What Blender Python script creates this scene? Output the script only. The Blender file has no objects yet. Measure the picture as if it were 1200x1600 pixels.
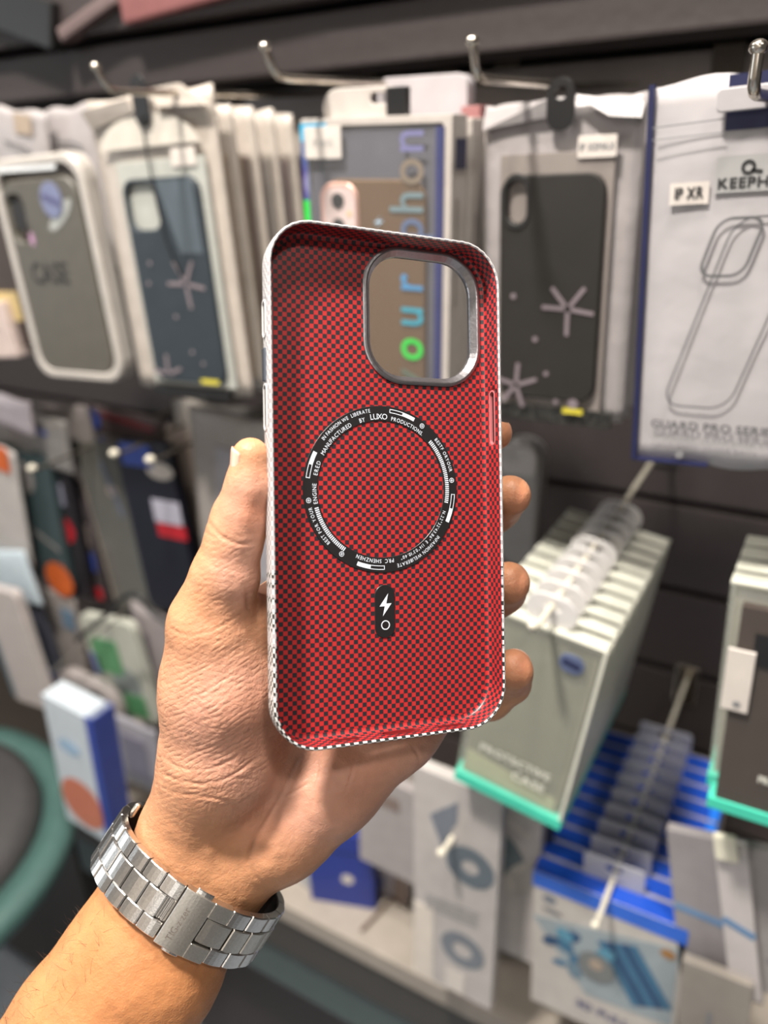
import bpy, bmesh, math, random
import numpy as np
from mathutils import Matrix, Vector

# ---------------------------------------------------------------- camera, light, exposure
SC = bpy.context.scene
COL = SC.collection
FPX = 1230.0                                    # focal length in pixels of the 1200 x 1600 frame
_N = np.array([113.0, FPX / math.tan(math.radians(24.5)), FPX]); _N /= np.linalg.norm(_N)
_R = np.array([800.0, 0.0, FPX]); _R[1] = -(_R[0] * _N[0] + _R[2] * _N[2]) / _N[1]; _R /= np.linalg.norm(_R)
ZW = -_N; YW = _R; XW = np.cross(YW, ZW)
W2C = np.array([XW, YW, ZW])                    # rows: world axes written in lens axes (x right, y down, z forward)
EYE = np.array([0.0, 0.0, 1.45])
cam_data = bpy.data.cameras.new('camera')
cam = bpy.data.objects.new('camera', cam_data); COL.objects.link(cam)
cam_data.sensor_fit = 'VERTICAL'; cam_data.sensor_height = 36.0
cam_data.lens = FPX / 1600.0 * 36.0
cam_data.clip_start = 0.01; cam_data.clip_end = 50
mw = Matrix.Identity(4)
for r in range(3):
    mw[r][0] = W2C[r][0]; mw[r][1] = -W2C[r][1]; mw[r][2] = -W2C[r][2]; mw[r][3] = EYE[r]
cam.matrix_world = mw
cam_data.dof.use_dof = True
cam_data.dof.focus_distance = 0.268
cam_data.dof.aperture_fstop = 5.6
SC.camera = cam
SC.view_settings.view_transform = 'Standard'; SC.view_settings.look = 'None'
SC.view_settings.gamma = 1.0; SC.view_settings.use_curve_mapping = False
SC.view_settings.exposure = 0.0
SC.cycles.use_denoising = True
SC.cycles.max_bounces = 8; SC.cycles.transparent_max_bounces = 24
SC.cycles.caustics_reflective = False; SC.cycles.caustics_refractive = False
SC.cycles.sample_clamp_indirect = 4.0

world = bpy.data.worlds.new('shop_air'); SC.world = world; world.use_nodes = True
world.node_tree.nodes['Background'].inputs[0].default_value = (1.0, 0.93, 0.86, 1)
world.node_tree.nodes['Background'].inputs[1].default_value = 0.10

def disk_light(name, loc, power, radius, color=(1, 0.93, 0.84), aim=(0, 0, -1), spread=180):
    L = bpy.data.lights.new(name, 'AREA'); L.shape = 'DISK'; L.size = radius * 2; L.energy = power; L.color = color
    L.spread = math.radians(spread)
    o = bpy.data.objects.new(name, L); COL.objects.link(o); o.location = loc
    o.rotation_euler = Vector(aim).to_track_quat('-Z', 'Y').to_euler()
    return o
# ceiling downlights: the one straight above the hand throws the hard shadows into the case
LAMPS = [(-0.394, -0.165, 2.66, 50.0, 0.075), (-1.35, 0.15, 2.66, 14.0, 0.085), (0.75, -0.35, 2.66, 9.0, 0.085),
         (-0.02, 0.20, 2.66, 15.0, 0.085), (-0.2, -1.9, 2.66, 14.0, 0.085)]
for i, (lx, ly, lz, pw, rad) in enumerate(LAMPS):
    disk_light('downlight_beam', (lx, ly, lz), pw, rad)

# ---------------------------------------------------------------- helpers
def at(px, py, Y):
    """world point where the sight line through a pixel meets the plane at depth Y"""
    v = W2C @ np.array([px - 600.0, py - 800.0, FPX]); return EYE + v * (Y / v[1])
def lens(px, py, z):
    """point in lens axes (mm) at forward distance z mm"""
    return np.array([(px - 600.0) / FPX * z, (py - 800.0) / FPX * z, z])
def l2w(P):
    P = np.atleast_2d(P); return P @ (W2C.T * 0.001) + EYE

_mats = {}
def mat(name, color, rough=0.5, metal=0.0, alpha=1.0, coat=0.0, vary=0.06, scale=60.0, bump=0.0, emit=None, trans=0.0, spec=0.5, sheen=0.0):
    if name in _mats: return _mats[name]
    m = bpy.data.materials.new(name); m.use_nodes = True
    nt = m.node_tree; b = nt.nodes['Principled BSDF']
    b.inputs['Roughness'].default_value = rough; b.inputs['Metallic'].default_value = metal
    b.inputs['Alpha'].default_value = alpha; b.inputs['Coat Weight'].default_value = coat
    b.inputs['Transmission Weight'].default_value = trans
    b.inputs['Specular IOR Level'].default_value = spec
    tc = nt.nodes.new('ShaderNodeTexCoord'); nz = nt.nodes.new('ShaderNodeTexNoise')
    nz.inputs['Scale'].default_value = scale; nz.inputs['Detail'].default_value = 3
    nt.links.new(tc.outputs['Object'], nz.inputs['Vector'])
    rmp = nt.nodes.new('ShaderNodeValToRGB'); c = color
    rmp.color_ramp.elements[0].color = (*[max(0, x * (1 - vary)) for x in c], 1)
    rmp.color_ramp.elements[1].color = (*[min(1, x * (1 + vary)) for x in c], 1)
    rmp.color_ramp.elements[0].position = 0.3; rmp.color_ramp.elements[1].position = 0.7
    nt.links.new(nz.outputs['Fac'], rmp.inputs['Fac']); nt.links.new(rmp.outputs['Color'], b.inputs['Base Color'])
    if bump:
        bp = nt.nodes.new('ShaderNodeBump'); bp.inputs['Strength'].default_value = bump; bp.inputs['Distance'].default_value = 0.002
        nt.links.new(nz.outputs['Fac'], bp.inputs['Height']); nt.links.new(bp.outputs['Normal'], b.inputs['Normal'])
    if emit:
        b.inputs['Emission Color'].default_value = (*emit[:3], 1); b.inputs['Emission Strength'].default_value = emit[3]
    _mats[name] = m; return m

def link(name, verts, faces, m, parent=None, smooth=False, angle=None):
    me = bpy.data.meshes.new(name); me.from_pydata([tuple(map(float, v)) for v in verts], [], [tuple(f) for f in faces])
    me.update()
    o = bpy.data.objects.new(name, me); COL.objects.link(o)
    if isinstance(m, (list, tuple)):
        for x in m: me.materials.append(x)
    elif m: me.materials.append(m)
    if parent is not None: o.parent = parent
    if smooth: me.polygons.foreach_set('use_smooth', [True] * len(me.polygons))
    return o
def link_bm(name, bm, m, parent=None, smooth=False):
    bmesh.ops.recalc_face_normals(bm, faces=bm.faces)
    me = bpy.data.meshes.new(name); bm.to_mesh(me); bm.free()
    o = bpy.data.objects.new(name, me); COL.objects.link(o)
    if isinstance(m, (list, tuple)):
        for x in m: me.materials.append(x)
    elif m: me.materials.append(m)
    if parent is not None: o.parent = parent
    if smooth: me.polygons.foreach_set('use_smooth', [True] * len(me.polygons))
    return o
def tag(o, label=None, cat=None, group=None, kind=None):
    if label: o['label'] = label
    if cat: o['category'] = cat
    if group: o['group'] = group
    if kind: o['kind'] = kind
    return o
def empty(name, loc=(0, 0, 0), matrix=None):
    o = bpy.data.objects.new(name, None); COL.objects.link(o); o.empty_display_size = 0.02
    if matrix is not None: o.matrix_world = matrix
    else: o.location = loc
    return o
def copy_tree(o, parent=None):
    c = o.copy(); COL.objects.link(c); c.parent = parent
    for ch in [x for x in KIDS.get(o.name, [])]:
        d = copy_tree(ch, c)
    return c
KIDS = {}
def index_children():
    KIDS.clear()
    for o in COL.objects:
        if o.parent: KIDS.setdefault(o.parent.name, []).append(o)

def rr(cx, cz, w, h, r, off=0.0, n=6):
    """rounded rectangle outline, counter-clockwise, shrunk by off"""
    w = w - 2 * off; h = h - 2 * off; r = max(r - off, 0.0002); r = min(r, w / 2 - 1e-5, h / 2 - 1e-5)
    out = []
    for (sx, sz, a0) in ((1, 1, 0), (-1, 1, 90), (-1, -1, 180), (1, -1, 270)):
        for k in range(n + 1):
            a = math.radians(a0 + 90 * k / n)
            out.append((cx + sx * (w / 2 - r) + r * math.cos(a), cz + sz * (h / 2 - r) + r * math.sin(a)))
    return out
def rprism(name, outer, y0, y1, m, parent=None, holes=(), bev=0.0006, n=5, smooth=False):
    """plate between y0 (front) and y1 (back) with rounded corners, real through-holes and bevelled edges"""
    bm = bmesh.new()
    def ring(pts, y): return [bm.verts.new((x, y, z)) for x, z in pts]
    def skin(A, B):
        k = len(A)
        for i in range(k): bm.faces.new((A[i], A[(i + 1) % k], B[(i + 1) % k], B[i]))
    fronts, backs = [], []
    for j, spec in enumerate([outer] + list(holes)):
        s = 1 if j == 0 else -1
        a = ring(rr(*spec, off=s * bev, n=n), y0); b = ring(rr(*spec, n=n), y0 + bev * (1 if y1 > y0 else -1))
        c = ring(rr(*spec, n=n), y1)
        skin(a, b); skin(b, c); fronts.append(a); backs.append(c)
    for loops in (fronts, backs):
        es = []
        for lp in loops:
            for i in range(len(lp)):
                e = bm.edges.get((lp[i], lp[(i + 1) % len(lp)])) or bm.edges.new((lp[i], lp[(i + 1) % len(lp)]))
                es.append(e)
        if len(loops) == 1: bm.faces.new(loops[0])
        else: bmesh.ops.triangle_fill(bm, use_beauty=True, use_dissolve=False, edges=es)
    return link_bm(name, bm, m, parent, smooth)
def box(name, lo, hi, m, parent=None, bev=0.0):
    bm = bmesh.new(); bmesh.ops.create_cube(bm, size=1)
    for v in bm.verts: v.co = Vector([(lo[k] + hi[k]) / 2 + v.co[k] * (hi[k] - lo[k]) for k in range(3)])
    if bev: bmesh.ops.bevel(bm, geom=list(bm.edges), offset=bev, segments=2, affect='EDGES', profile=0.6)
    return link_bm(name, bm, m, parent)
def frames(pts):
    P = [Vector(p) for p in pts]; T = []
    for i in range(len(P)):
        a = P[max(i - 1, 0)]; b = P[min(i + 1, len(P) - 1)]; T.append((b - a).normalized())
    u = T[0].orthogonal().normalized(); out = []
    for i, t in enumerate(T):
        u = (u - t * u.dot(t)).normalized(); out.append((P[i], t, u, t.cross(u)))
    return out
def tube(name, pts, rad, m, parent=None, n=10, caps=True):
    """round bar along a path with domed ends"""
    F = frames(pts); V = []; Fa = []
    R = rad if isinstance(rad, (list, tuple)) else [rad] * len(F)
    rings = []
    def ring(c, u, v, r):
        s = len(V)
        for k in range(n):
            a = 2 * math.pi * k / n; V.append(c + u * (r * math.cos(a)) + v * (r * math.sin(a)))
        rings.append(s)
    p, t, u, v = F[0]
    for q in (80, 55, 30): ring(p - t * R[0] * math.sin(math.radians(q)), u, v, R[0] * math.cos(math.radians(q)))
    for (p, t, u, v), r in zip(F, R): ring(p, u, v, r)
    p, t, u, v = F[-1]
    for q in (30, 55, 80): ring(p + t * R[-1] * math.sin(math.radians(q)), u, v, R[-1] * math.cos(math.radians(q)))
    for a, b in zip(rings, rings[1:]):
        for k in range(n): Fa.append((a + k, a + (k + 1) % n, b + (k + 1) % n, b + k))
    Fa.append([rings[0] + k for k in range(n)][::-1]); Fa.append([rings[-1] + k for k in range(n)])
    return link(name, V, Fa, m, parent, smooth=True)
def arc_pts(pts, steps=8):
    """smooth Catmull-Rom through points"""
    P = [Vector(p) for p in pts]; P = [P[0] * 2 - P[1]] + P + [P[-1] * 2 - P[-2]]; out = []
    for i in range(1, len(P) - 2):
        for k in range(steps):
            t = k / steps; a, b, c, d = P[i - 1], P[i], P[i + 1], P[i + 2]
            out.append(0.5 * ((2 * b) + (c - a) * t + (2 * a - 5 * b + 4 * c - d) * t * t + (3 * b - a - 3 * c + d) * t ** 3))
    out.append(P[-2]); return out

# letters as flat meshes --------------------------------------------------
_glyph = {}
def glyphs(chars):
    todo = [c for c in dict.fromkeys(chars) if c not in _glyph and c != ' ']
    objs = []
    for c in todo:
        cu = bpy.data.curves.new('glyph', 'FONT'); cu.body = c; cu.size = 1.0; cu.resolution_u = 3
        o = bpy.data.objects.new('glyph', cu); COL.objects.link(o); objs.append((c, o, cu))
    if objs:
        bpy.context.view_layer.update(); dg = bpy.context.evaluated_depsgraph_get()
        for c, o, cu in objs:
            e = o.evaluated_get(dg); me = e.to_mesh()
            V = [tuple(v.co) for v in me.vertices]; Fa = [tuple(p.vertices) for p in me.polygons]
            w = (max(v[0] for v in V) if V else 0.3) + 0.06
            _glyph[c] = (V, Fa, w); e.to_mesh_clear()
        for c, o, cu in objs:
            bpy.data.objects.remove(o); bpy.data.curves.remove(cu)
def line_width(s, size, track=0.0): return sum((_glyph[c][2] if c != ' ' else 0.3) * size + track for c in s)
def text_flat(name, s, size, origin, xdir, ydir, m, parent=None, center=False, track=0.0, stretch=1.0, bold=0.0):
    """one printed line of lettering: flat letters standing a hair proud of their sheet"""
    glyphs(s); V = []; Fa = []; X = Vector(xdir).normalized(); Yv = Vector(ydir).normalized(); O = Vector(origin)
    cur = -line_width(s, size * stretch, track) / 2 if center else 0.0
    nrm = X.cross(Yv)
    for c in s:
        if c == ' ': cur += 0.3 * size * stretch + track; continue
        gv, gf, w = _glyph[c]
        offs = [(0, 0)] if not bold else [(0, 0), (bold, 0), (0, bold), (bold, bold)]
        for q, (bx, by) in enumerate(offs):
            s0 = len(V)
            for v in gv: V.append(O + X * (cur + v[0] * size * stretch + bx) + Yv * (v[1] * size + by) + nrm * (q * 2e-5))
            Fa += [tuple(s0 + i for i in f) for f in gf]
        cur += w * size * stretch + track
    return link(name, V, Fa, m, parent)

# ---------------------------------------------------------------- the setting
CH = mat('charcoal_laminate', (0.045, 0.036, 0.036), 0.55, bump=0.2, scale=120)
GROOVE = mat('groove_dark_board', (0.02, 0.017, 0.017), 0.7)  # dark board behind the slats
def structure(o): o['kind'] = 'structure'; return o
WALL_Y = 0.78
wall = structure(box('wall_back', (-3.2, WALL_Y + 0.012, 0.0), (1.6, WALL_Y + 0.06, 2.7), GROOVE))
zz = 0.02; k = 0
while zz < 2.68:                                           # the boards of the slotted display wall
    s = box('slat', (-3.2, WALL_Y - 0.006, zz), (1.6, WALL_Y + 0.012, min(zz + 0.092, 2.69)), CH, wall, bev=0.002)
    zz += 0.1
floor = structure(box('floor', (-3.2, -2.6, -0.05), (1.6, WALL_Y + 0.06, 0.0), mat('grey_vinyl_floor', (0.26, 0.29, 0.33), 0.35, scale=9, vary=0.12)))
ceil = structure(box('ceiling', (-3.2, -2.6, 2.7), (1.6, WALL_Y + 0.06, 2.75), mat('ceiling_paint', (0.5, 0.47, 0.43), 0.8)))
wf = structure(box('wall_front', (-3.2, -2.66, 0.0), (1.6, -2.6, 2.7), mat('far_shop_paint', (0.50, 0.45, 0.40), 0.7)))
for nm_, lo_, hi_, em_ in (('added_glow_pane_1', (.35, -2.605, 1.35), (1.5, -2.595, 2.62), (1.0, .95, .88, 1.6)), ('window_2', (-3.2, -2.3, .7), (-3.19, -.7, 2.3), (.88, .95, 1.0, 2.0))):  # the pane behind the viewer is added, for the watch steel to mirror
    w_ = structure(box(nm_, lo_, hi_, mat('glowing_pane_' + nm_[-1], (.6, .6, .6), .4, emit=em_)))
    t_ = .03
    ax_ = 0 if nm_ == 'added_glow_pane_1' else 1
    for k_ in range(4):
        l2 = list(lo_); h2 = list(hi_)
        l2[1 - ax_] -= .01; h2[1 - ax_] += .01
        if k_ == 0: h2[ax_] = l2[ax_] + t_
        elif k_ == 1: l2[ax_] = h2[ax_] - t_
        elif k_ == 2: h2[2] = l2[2] + t_
        else: l2[2] = h2[2] - t_
        box('pane_frame', l2, h2, mat('pane_frame_grey', (.2, .2, .21), .4), w_)
for i, (lx, ly, lz, pw, rad) in enumerate(LAMPS):
    d = empty('ceiling_light', (lx, ly, 2.7)); tag(d, None, 'ceiling light', 'ceiling downlights')
    d['label'] = ['brightest round ceiling downlight, above the viewer', 'round ceiling downlight over the far end of the shelf wall',
                  'round ceiling downlight over the near end of the shelf wall', 'round ceiling downlight nearest straight above the held red case',
                  'round ceiling downlight far back in the aisle behind the viewer'][i]
    ringp = []
    bm = bmesh.new(); A = [[bm.verts.new((r * math.cos(a), r * math.sin(a), z)) for a in [2 * math.pi * q / 28 for q in range(28)]] for r, z in ((rad + 0.002, -0.001), (rad + 0.004, -0.012), (rad + 0.022, -0.010), (rad + 0.024, -0.0005))]
    for a, b in zip(A, A[1:]):
        for q in range(28): bm.faces.new((a[q], a[(q + 1) % 28], b[(q + 1) % 28], b[q]))
    link_bm('trim_ring', bm, mat('white_enamel', (0.8, 0.8, 0.78), 0.4), d, True)
    bm = bmesh.new(); bmesh.ops.create_circle(bm, cap_ends=True, segments=28, radius=rad)
    for v in bm.verts: v.co.z = -0.002
    link_bm('diffuser', bm, mat('lit_diffuser', (0.9, 0.88, 0.8), 0.5, emit=(1, 0.93, 0.84, 6.0)), d)

# ---------------------------------------------------------------- the phone case in the hand
def rod(rv):
    rv = np.array(rv); th = np.linalg.norm(rv); k = rv / th
    K = np.array([[0, -k[2], k[1]], [k[2], 0, -k[0]], [-k[1], k[0], 0]])
    return np.eye(3) + math.sin(th) * K + (1 - math.cos(th)) * K @ K
RC = rod((-0.007, -0.399, -0.014)); TC = np.array([3.378, -8.771, 256.268])
A3 = W2C @ RC
CASE_M = Matrix.Identity(4)
for i in range(3):
    for j in range(3): CASE_M[i][j] = A3[i][j]
    CASE_M[i][3] = (EYE + W2C @ (TC * 0.001))[i]
# case axes: x across, y down the case, z towards its back; millimetres, scaled on building
CW, CHT, CR, FL, BK = 82.0, 166.0, 14.5, 9.0, 10.3
def weave(name, kind):
    m = bpy.data.materials.new(name); m.use_nodes = True; nt = m.node_tree; N = nt.nodes; L = nt.links
    b = N['Principled BSDF']; uv = N.new('ShaderNodeUVMap'); sep = N.new('ShaderNodeSeparateXYZ'); L.new(uv.outputs[0], sep.inputs[0])
    def M(op, a, c=None):
        n = N.new('ShaderNodeMath'); n.operation = op
        for i, x in enumerate((a, c)):
            if x is None: continue
            if hasattr(x, 'links'): L.new(x, n.inputs[i])
            else: n.inputs[i].default_value = x
        return n.outputs[0]
    cell = 1.5
    u = M('DIVIDE', sep.outputs[0], cell); v = M('DIVIDE', sep.outputs[1], cell)
    if kind == 'red': u = M('ADD', u, M('MULTIPLY', v, 0.012))
    fu = M('FLOOR', u); fv = M('FLOOR', v)
    par = M('PINGPONG', M('ADD', fu, fv), 1.0)
    if kind == 'red':
        au = M('ABSOLUTE', M('SUBTRACT', M('SUBTRACT', u, fu), 0.5)); av = M('ABSOLUTE', M('SUBTRACT', M('SUBTRACT', v, fv), 0.5))
        inside = M('LESS_THAN', M('MAXIMUM', au, av), 0.455)
        dark = M('MULTIPLY', par, inside)
        edge = M('SUBTRACT', 1.0, inside)
        mx = N.new('ShaderNodeMix'); mx.data_type = 'RGBA'; mx.inputs[6].default_value = (0.42, 0.025, 0.026, 1); mx.inputs[7].default_value = (0.23, 0.015, 0.017, 1)
        L.new(edge, mx.inputs[0])
        m2 = N.new('ShaderNodeMix'); m2.data_type = 'RGBA'; m2.inputs[7].default_value = (0.022, 0.018, 0.024, 1)
        L.new(dark, m2.inputs[0]); L.new(mx.outputs[2], m2.inputs[6]); L.new(m2.outputs[2], b.inputs['Base Color'])
        b.inputs['Roughness'].default_value = 0.38; b.inputs['Coat Weight'].default_value = 0.15; b.inputs['Coat Roughness'].default_value = 0.12
        wv = N.new('ShaderNodeTexWave'); wv.inputs['Scale'].default_value = 1.6; L.new(uv.outputs[0], wv.inputs[0])
        bp = N.new('ShaderNodeBump'); bp.inputs['Strength'].default_value = 0.08; bp.inputs['Distance'].default_value = 0.0002
        L.new(wv.outputs[1], bp.inputs['Height']); L.new(bp.outputs[0], b.inputs['Normal'])
    else:
        tc = N.new('ShaderNodeTexCoord'); s2 = N.new('ShaderNodeSeparateXYZ'); L.new(tc.outputs['Object'], s2.inputs[0])
        wn = N.new('ShaderNodeTexWhiteNoise'); wn.noise_dimensions = '1D'; L.new(M('FLOOR', M('MULTIPLY', s2.outputs[1], 1000.0 / cell)), wn.inputs['W'])
        p = N.new('ShaderNodeMapRange'); p.inputs[1].default_value = 0.018; p.inputs[2].default_value = 0.076; p.inputs[3].default_value = 0.05; p.inputs[4].default_value = 1.0
        L.new(s2.outputs[1], p.inputs[0])
        blk = M('MULTIPLY', M('LESS_THAN', wn.outputs[0], p.outputs[0]), M('GREATER_THAN', s2.outputs[1], 0.018))
        gm = N.new('ShaderNodeMix'); gm.data_type = 'RGBA'; gm.inputs[6].default_value = (0.36, 0.33, 0.36, 1); gm.inputs[7].default_value = (0.02, 0.02, 0.022, 1); L.new(blk, gm.inputs[0])
        m2 = N.new('ShaderNodeMix'); m2.data_type = 'RGBA'; m2.inputs[6].default_value = (0.64, 0.64, 0.63, 1)
        L.new(par, m2.inputs[0]); L.new(gm.outputs[2], m2.inputs[7]); L.new(m2.outputs[2], b.inputs['Base Color'])
        b.inputs['Roughness'].default_value = 0.35
    return m
RED = weave('red_black_weave', 'red'); SIL = weave('silver_pixel_weave', 'silver')
case = empty('phone_case', matrix=CASE_M)
tag(case, 'red and black checked phone case with silver edge, held open side towards the viewer', 'phone case')

def build_shell():
    n = 10
    def ringpts(off):                        # straight runs are cut into short steps so that the slots leave the sides smooth
        p = rr(0, 0, CW, CHT, CR, off, n); out = []
        for i in range(len(p)):
            a, b2 = p[i], p[(i + 1) % len(p)]; out.append(a); long_ = math.hypot(b2[0] - a[0], b2[1] - a[1])
            if long_ > 20:
                m_ = 46 if long_ > 90 else 18
                out += [(a[0] + (b2[0] - a[0]) * k / m_, a[1] + (b2[1] - a[1]) * k / m_) for k in range(1, m_)]
        return out
    base = ringpts(0)
    # perimeter length for the side unwrap
    per = [0.0]
    for i in range(len(base)): a = base[i]; b2 = base[(i + 1) % len(base)]; per.append(per[-1] + math.hypot(b2[0] - a[0], b2[1] - a[1]))
    prof = [(3.0, FL, 0), (2.2, FL - .12, 0), (1.6, FL - .55, 0), (1.25, FL - 1.3, 0), (1.15, 4.0, 0), (1.05, 0.35, 0), (0.85, 0.06, 1), (0.5, -0.05, 1), (0.15, 0.1, 1), (0, 0.6, 1),
            (-0.1, 4.5, 1), (0.05, 7.6, 1), (0.6, 9.1, 1), (1.5, 9.95, 1), (3.0, BK, 1)]
    V = []; F = []; U = []; MI = []
    rings = []
    for off, z, _ in prof:
        rings.append(len(V)); V += [(x, y, z) for x, y in ringpts(off)]
    K = len(base); s = 0.0; sl = [0.0]
    for a, b2 in zip(prof, prof[1:]): s += math.hypot(b2[0] - a[0], b2[1] - a[1]); sl.append(s)
    for j in range(len(prof) - 1):
        for i in range(K):
            i2 = (i + 1) % K
            F.append((rings[j] + i, rings[j + 1] + i, rings[j + 1] + i2, rings[j] + i2))
            U.append([(per[i], sl[j]), (per[i], sl[j + 1]), (per[i + 1], sl[j + 1]), (per[i + 1], sl[j])]); MI.append(1 if prof[j + 1][2] else 0)
    bm = bmesh.new(); bv = [bm.verts.new([c * 0.001 for c in v]) for v in V]; uvl = bm.loops.layers.uv.new('UVMap')
    for f, u, mi in zip(F, U, MI):
        fc = bm.faces.new([bv[i] for i in f]); fc.material_index = mi; fc.smooth = True
        for lp, uu in zip(fc.loops, u): lp[uvl].uv = uu
    # floor and back sheet with the camera window
    hole = [(15.5 + x, -58 + y) for x, y in rr(0, 0, 42.0, 44.6, 13.5, 0, n)]
    loops = []
    for z in (FL, BK): loops.append([bm.verts.new((x * .001, y * .001, z * .001)) for x, y in hole])
    for L_, start, mi in ((loops[0], rings[0], 0), (loops[1], rings[-1], 1)):
        rim = bv[start:start + K]; es = []
        for ring in (rim, L_):
            for i in range(len(ring)): es.append(bm.edges.get((ring[i], ring[(i + 1) % len(ring)])) or bm.edges.new((ring[i], ring[(i + 1) % len(ring)])))
        r_ = bmesh.ops.triangle_fill(bm, use_beauty=True, edges=es)
        for g in r_['geom']:
            if isinstance(g, bmesh.types.BMFace):
                g.material_index = mi
                for lp in g.loops: lp[uvl].uv = (lp.vert.co.x * 1000 + 0.4, lp.vert.co.y * 1000 + 0.2)
    for i in range(len(hole)):
        i2 = (i + 1) % len(hole); f = bm.faces.new((loops[0][i], loops[1][i], loops[1][i2], loops[0][i2])); f.material_index = 1
    o = link_bm('shell', bm, [RED, SIL], case)
    return o
shell = build_shell()
def stadium_cutter(cx, cy, cz, ax, length, thick):
    """slot cutter: axis 'x' cuts through a side wall, 'y' through an end wall; all mm"""
    bm = bmesh.new()
    pts = rr(0, 0, length, thick, thick / 2 - 0.01, 0, 6)
    A_, B_ = [], []
    for u, v in pts:
        if ax == 'x': A_.append(bm.verts.new(((cx - 3) * .001, (cy + u) * .001, (cz + v) * .001))); B_.append(bm.verts.new(((cx + 3) * .001, (cy + u) * .001, (cz + v) * .001)))
        else: A_.append(bm.verts.new(((cx + u) * .001, (cy - 3) * .001, (cz + v) * .001))); B_.append(bm.verts.new(((cx + u) * .001, (cy + 3) * .001, (cz + v) * .001)))
    bm.faces.new(A_); bm.faces.new(B_[::-1])
    for i in range(len(pts)): bm.faces.new((A_[i], A_[(i + 1) % len(pts)], B_[(i + 1) % len(pts)], B_[i]))
    return link_bm('cutter', bm, RED, case)
cutters = [stadium_cutter(41, -23.8, 4.6, 'x', 18.5, 3.0), stadium_cutter(-41, -52.0, 5.2, 'x', 11.0, 3.0), stadium_cutter(-41, -24.5, 5.2, 'x', 14, 3.0),
           stadium_cutter(3.5, 83, 5.2, 'y', 13.5, 3.4), stadium_cutter(22, 83, 5.0, 'y', 10.0, 2.0), stadium_cutter(-16, 83, 5.0, 'y', 10.0, 2.0)]
for c in cutters:
    md = shell.modifiers.new('slot', 'BOOLEAN'); md.object = c; md.operation = 'DIFFERENCE'; md.solver = 'EXACT'
bpy.context.view_layer.update()
_ev = shell.evaluated_get(bpy.context.evaluated_depsgraph_get()); _me = bpy.data.meshes.new_from_object(_ev)
shell.modifiers.clear(); shell.data = _me; _me.name = 'shell'
for c in cutters: bpy.data.objects.remove(c)

def caseprism(name, outline, z0, z1, m, parent, bev=0.15, holes=()):
    """plate in case axes; outline given in mm, z0 is the side that faces the viewer"""
    bm = bmesh.new()
    def inset(pts, d):
        n_ = len(pts); out = []
        for i in range(n_):
            a = Vector(pts[i - 1]); b_ = Vector(pts[i]); c_ = Vector(pts[(i + 1) % n_])
            t = ((b_ - a).normalized() + (c_ - b_).normalized()).normalized(); out.append((b_.x - t.y * d, b_.y + t.x * d))
        return out
    loops0, loops1 = [], []
    for k_, pts in enumerate([outline] + list(holes)):
        d = bev if k_ == 0 else -bev
        a = [bm.verts.new((x * .001, y * .001, z0 * .001)) for x, y in inset(pts, d)]
        b_ = [bm.verts.new((x * .001, y * .001, (z0 + bev) * .001)) for x, y in pts]
        c_ = [bm.verts.new((x * .001, y * .001, z1 * .001)) for x, y in pts]
        for p, q in ((a, b_), (b_, c_)):
            for i in range(len(p)): bm.faces.new((p[i], p[(i + 1) % len(p)], q[(i + 1) % len(p)], q[i]))
        loops0.append(a); loops1.append(c_)
    for loops in (loops0, loops1):
        es = []
        for lp in loops:
            for i in range(len(lp)): es.append(bm.edges.get((lp[i], lp[(i + 1) % len(lp)])) or bm.edges.new((lp[i], lp[(i + 1) % len(lp)])))
        if len(loops) == 1: bm.faces.new(loops[0])
        else: bmesh.ops.triangle_fill(bm, use_beauty=True, edges=es)
    return link_bm(name, bm, m, parent)
INK = mat('ring_black_ink', (0.012, 0.011, 0.012), 0.4)
PRINT = mat('ring_pale_print', (0.72, 0.78, 0.88), 0.5)
# metal frame round the camera window
STEEL = mat('brushed_grey_metal', (0.40, 0.39, 0.41), 0.33, 1.0, bump=0.05, scale=900)
bm = bmesh.new(); prof = [(0.0, 9.02), (0.0, 8.45), (0.45, 8.2), (1.1, 8.15), (1.5, 8.3), (3.0, 10.2), (3.15, 10.8), (3.0, 12.2), (2.4, 12.5), (0.2, 12.5), (0.05, 10.35)]
rg = []
for off, z in prof:
    rg.append([bm.verts.new((x * .001, y * .001, z * .001)) for x, y in rr(15.5, -58, 44.4, 47.0, 14.5, off, 10)])
for a, b_ in zip(rg, rg[1:]):
    for i in range(len(a)): bm.faces.new((a[i], a[(i + 1) % len(a)], b_[(i + 1) % len(a)], b_[i]))
cf = link_bm('camera_frame', bm, STEEL, case, False); cf['label'] = 'grey metal frame around the camera window'
def circ(cx, cy, r, n=96): return [(cx + r * math.cos(2 * math.pi * i / n), cy + r * math.sin(2 * math.pi * i / n)) for i in range(n)]
RX, RY = -0.4, 1.05
ring = caseprism('magnet_ring', circ(RX, RY, 28.0), 8.75, 9.05, INK, case, 0.12, holes=[circ(RX, RY, 22.9)])
ring['label'] = 'black ring printed with pale lettering and tick marks'
pill = caseprism('alignment_strip', rr(-0.3, 42.0, 7.3, 17.8, 3.6, 0, 10), 8.7, 9.05, INK, case, 0.12)
pill['label'] = 'black rounded strip with a pale lightning bolt and circle'
ZP = 8.72
def flat_case(name, polys, parent, m=PRINT, z=ZP):
    V, Fa = [], []
    for pts in polys:
        s0 = len(V); V += [(x * .001, y * .001, z * .001) for x, y in pts]; Fa.append(tuple(range(s0, s0 + len(pts))))
    return link(name, V, Fa, m, parent)
def annulus_polys(cx, cy, r0, r1, n=36):
    o = []
    for i in range(n):
        a, b_ = 2 * math.pi * i / n, 2 * math.pi * (i + 1) / n
        o.append([(cx + r * math.cos(t), cy + r * math.sin(t)) for r, t in ((r0, a), (r1, a), (r1, b_), (r0, b_))])
    return o
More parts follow.
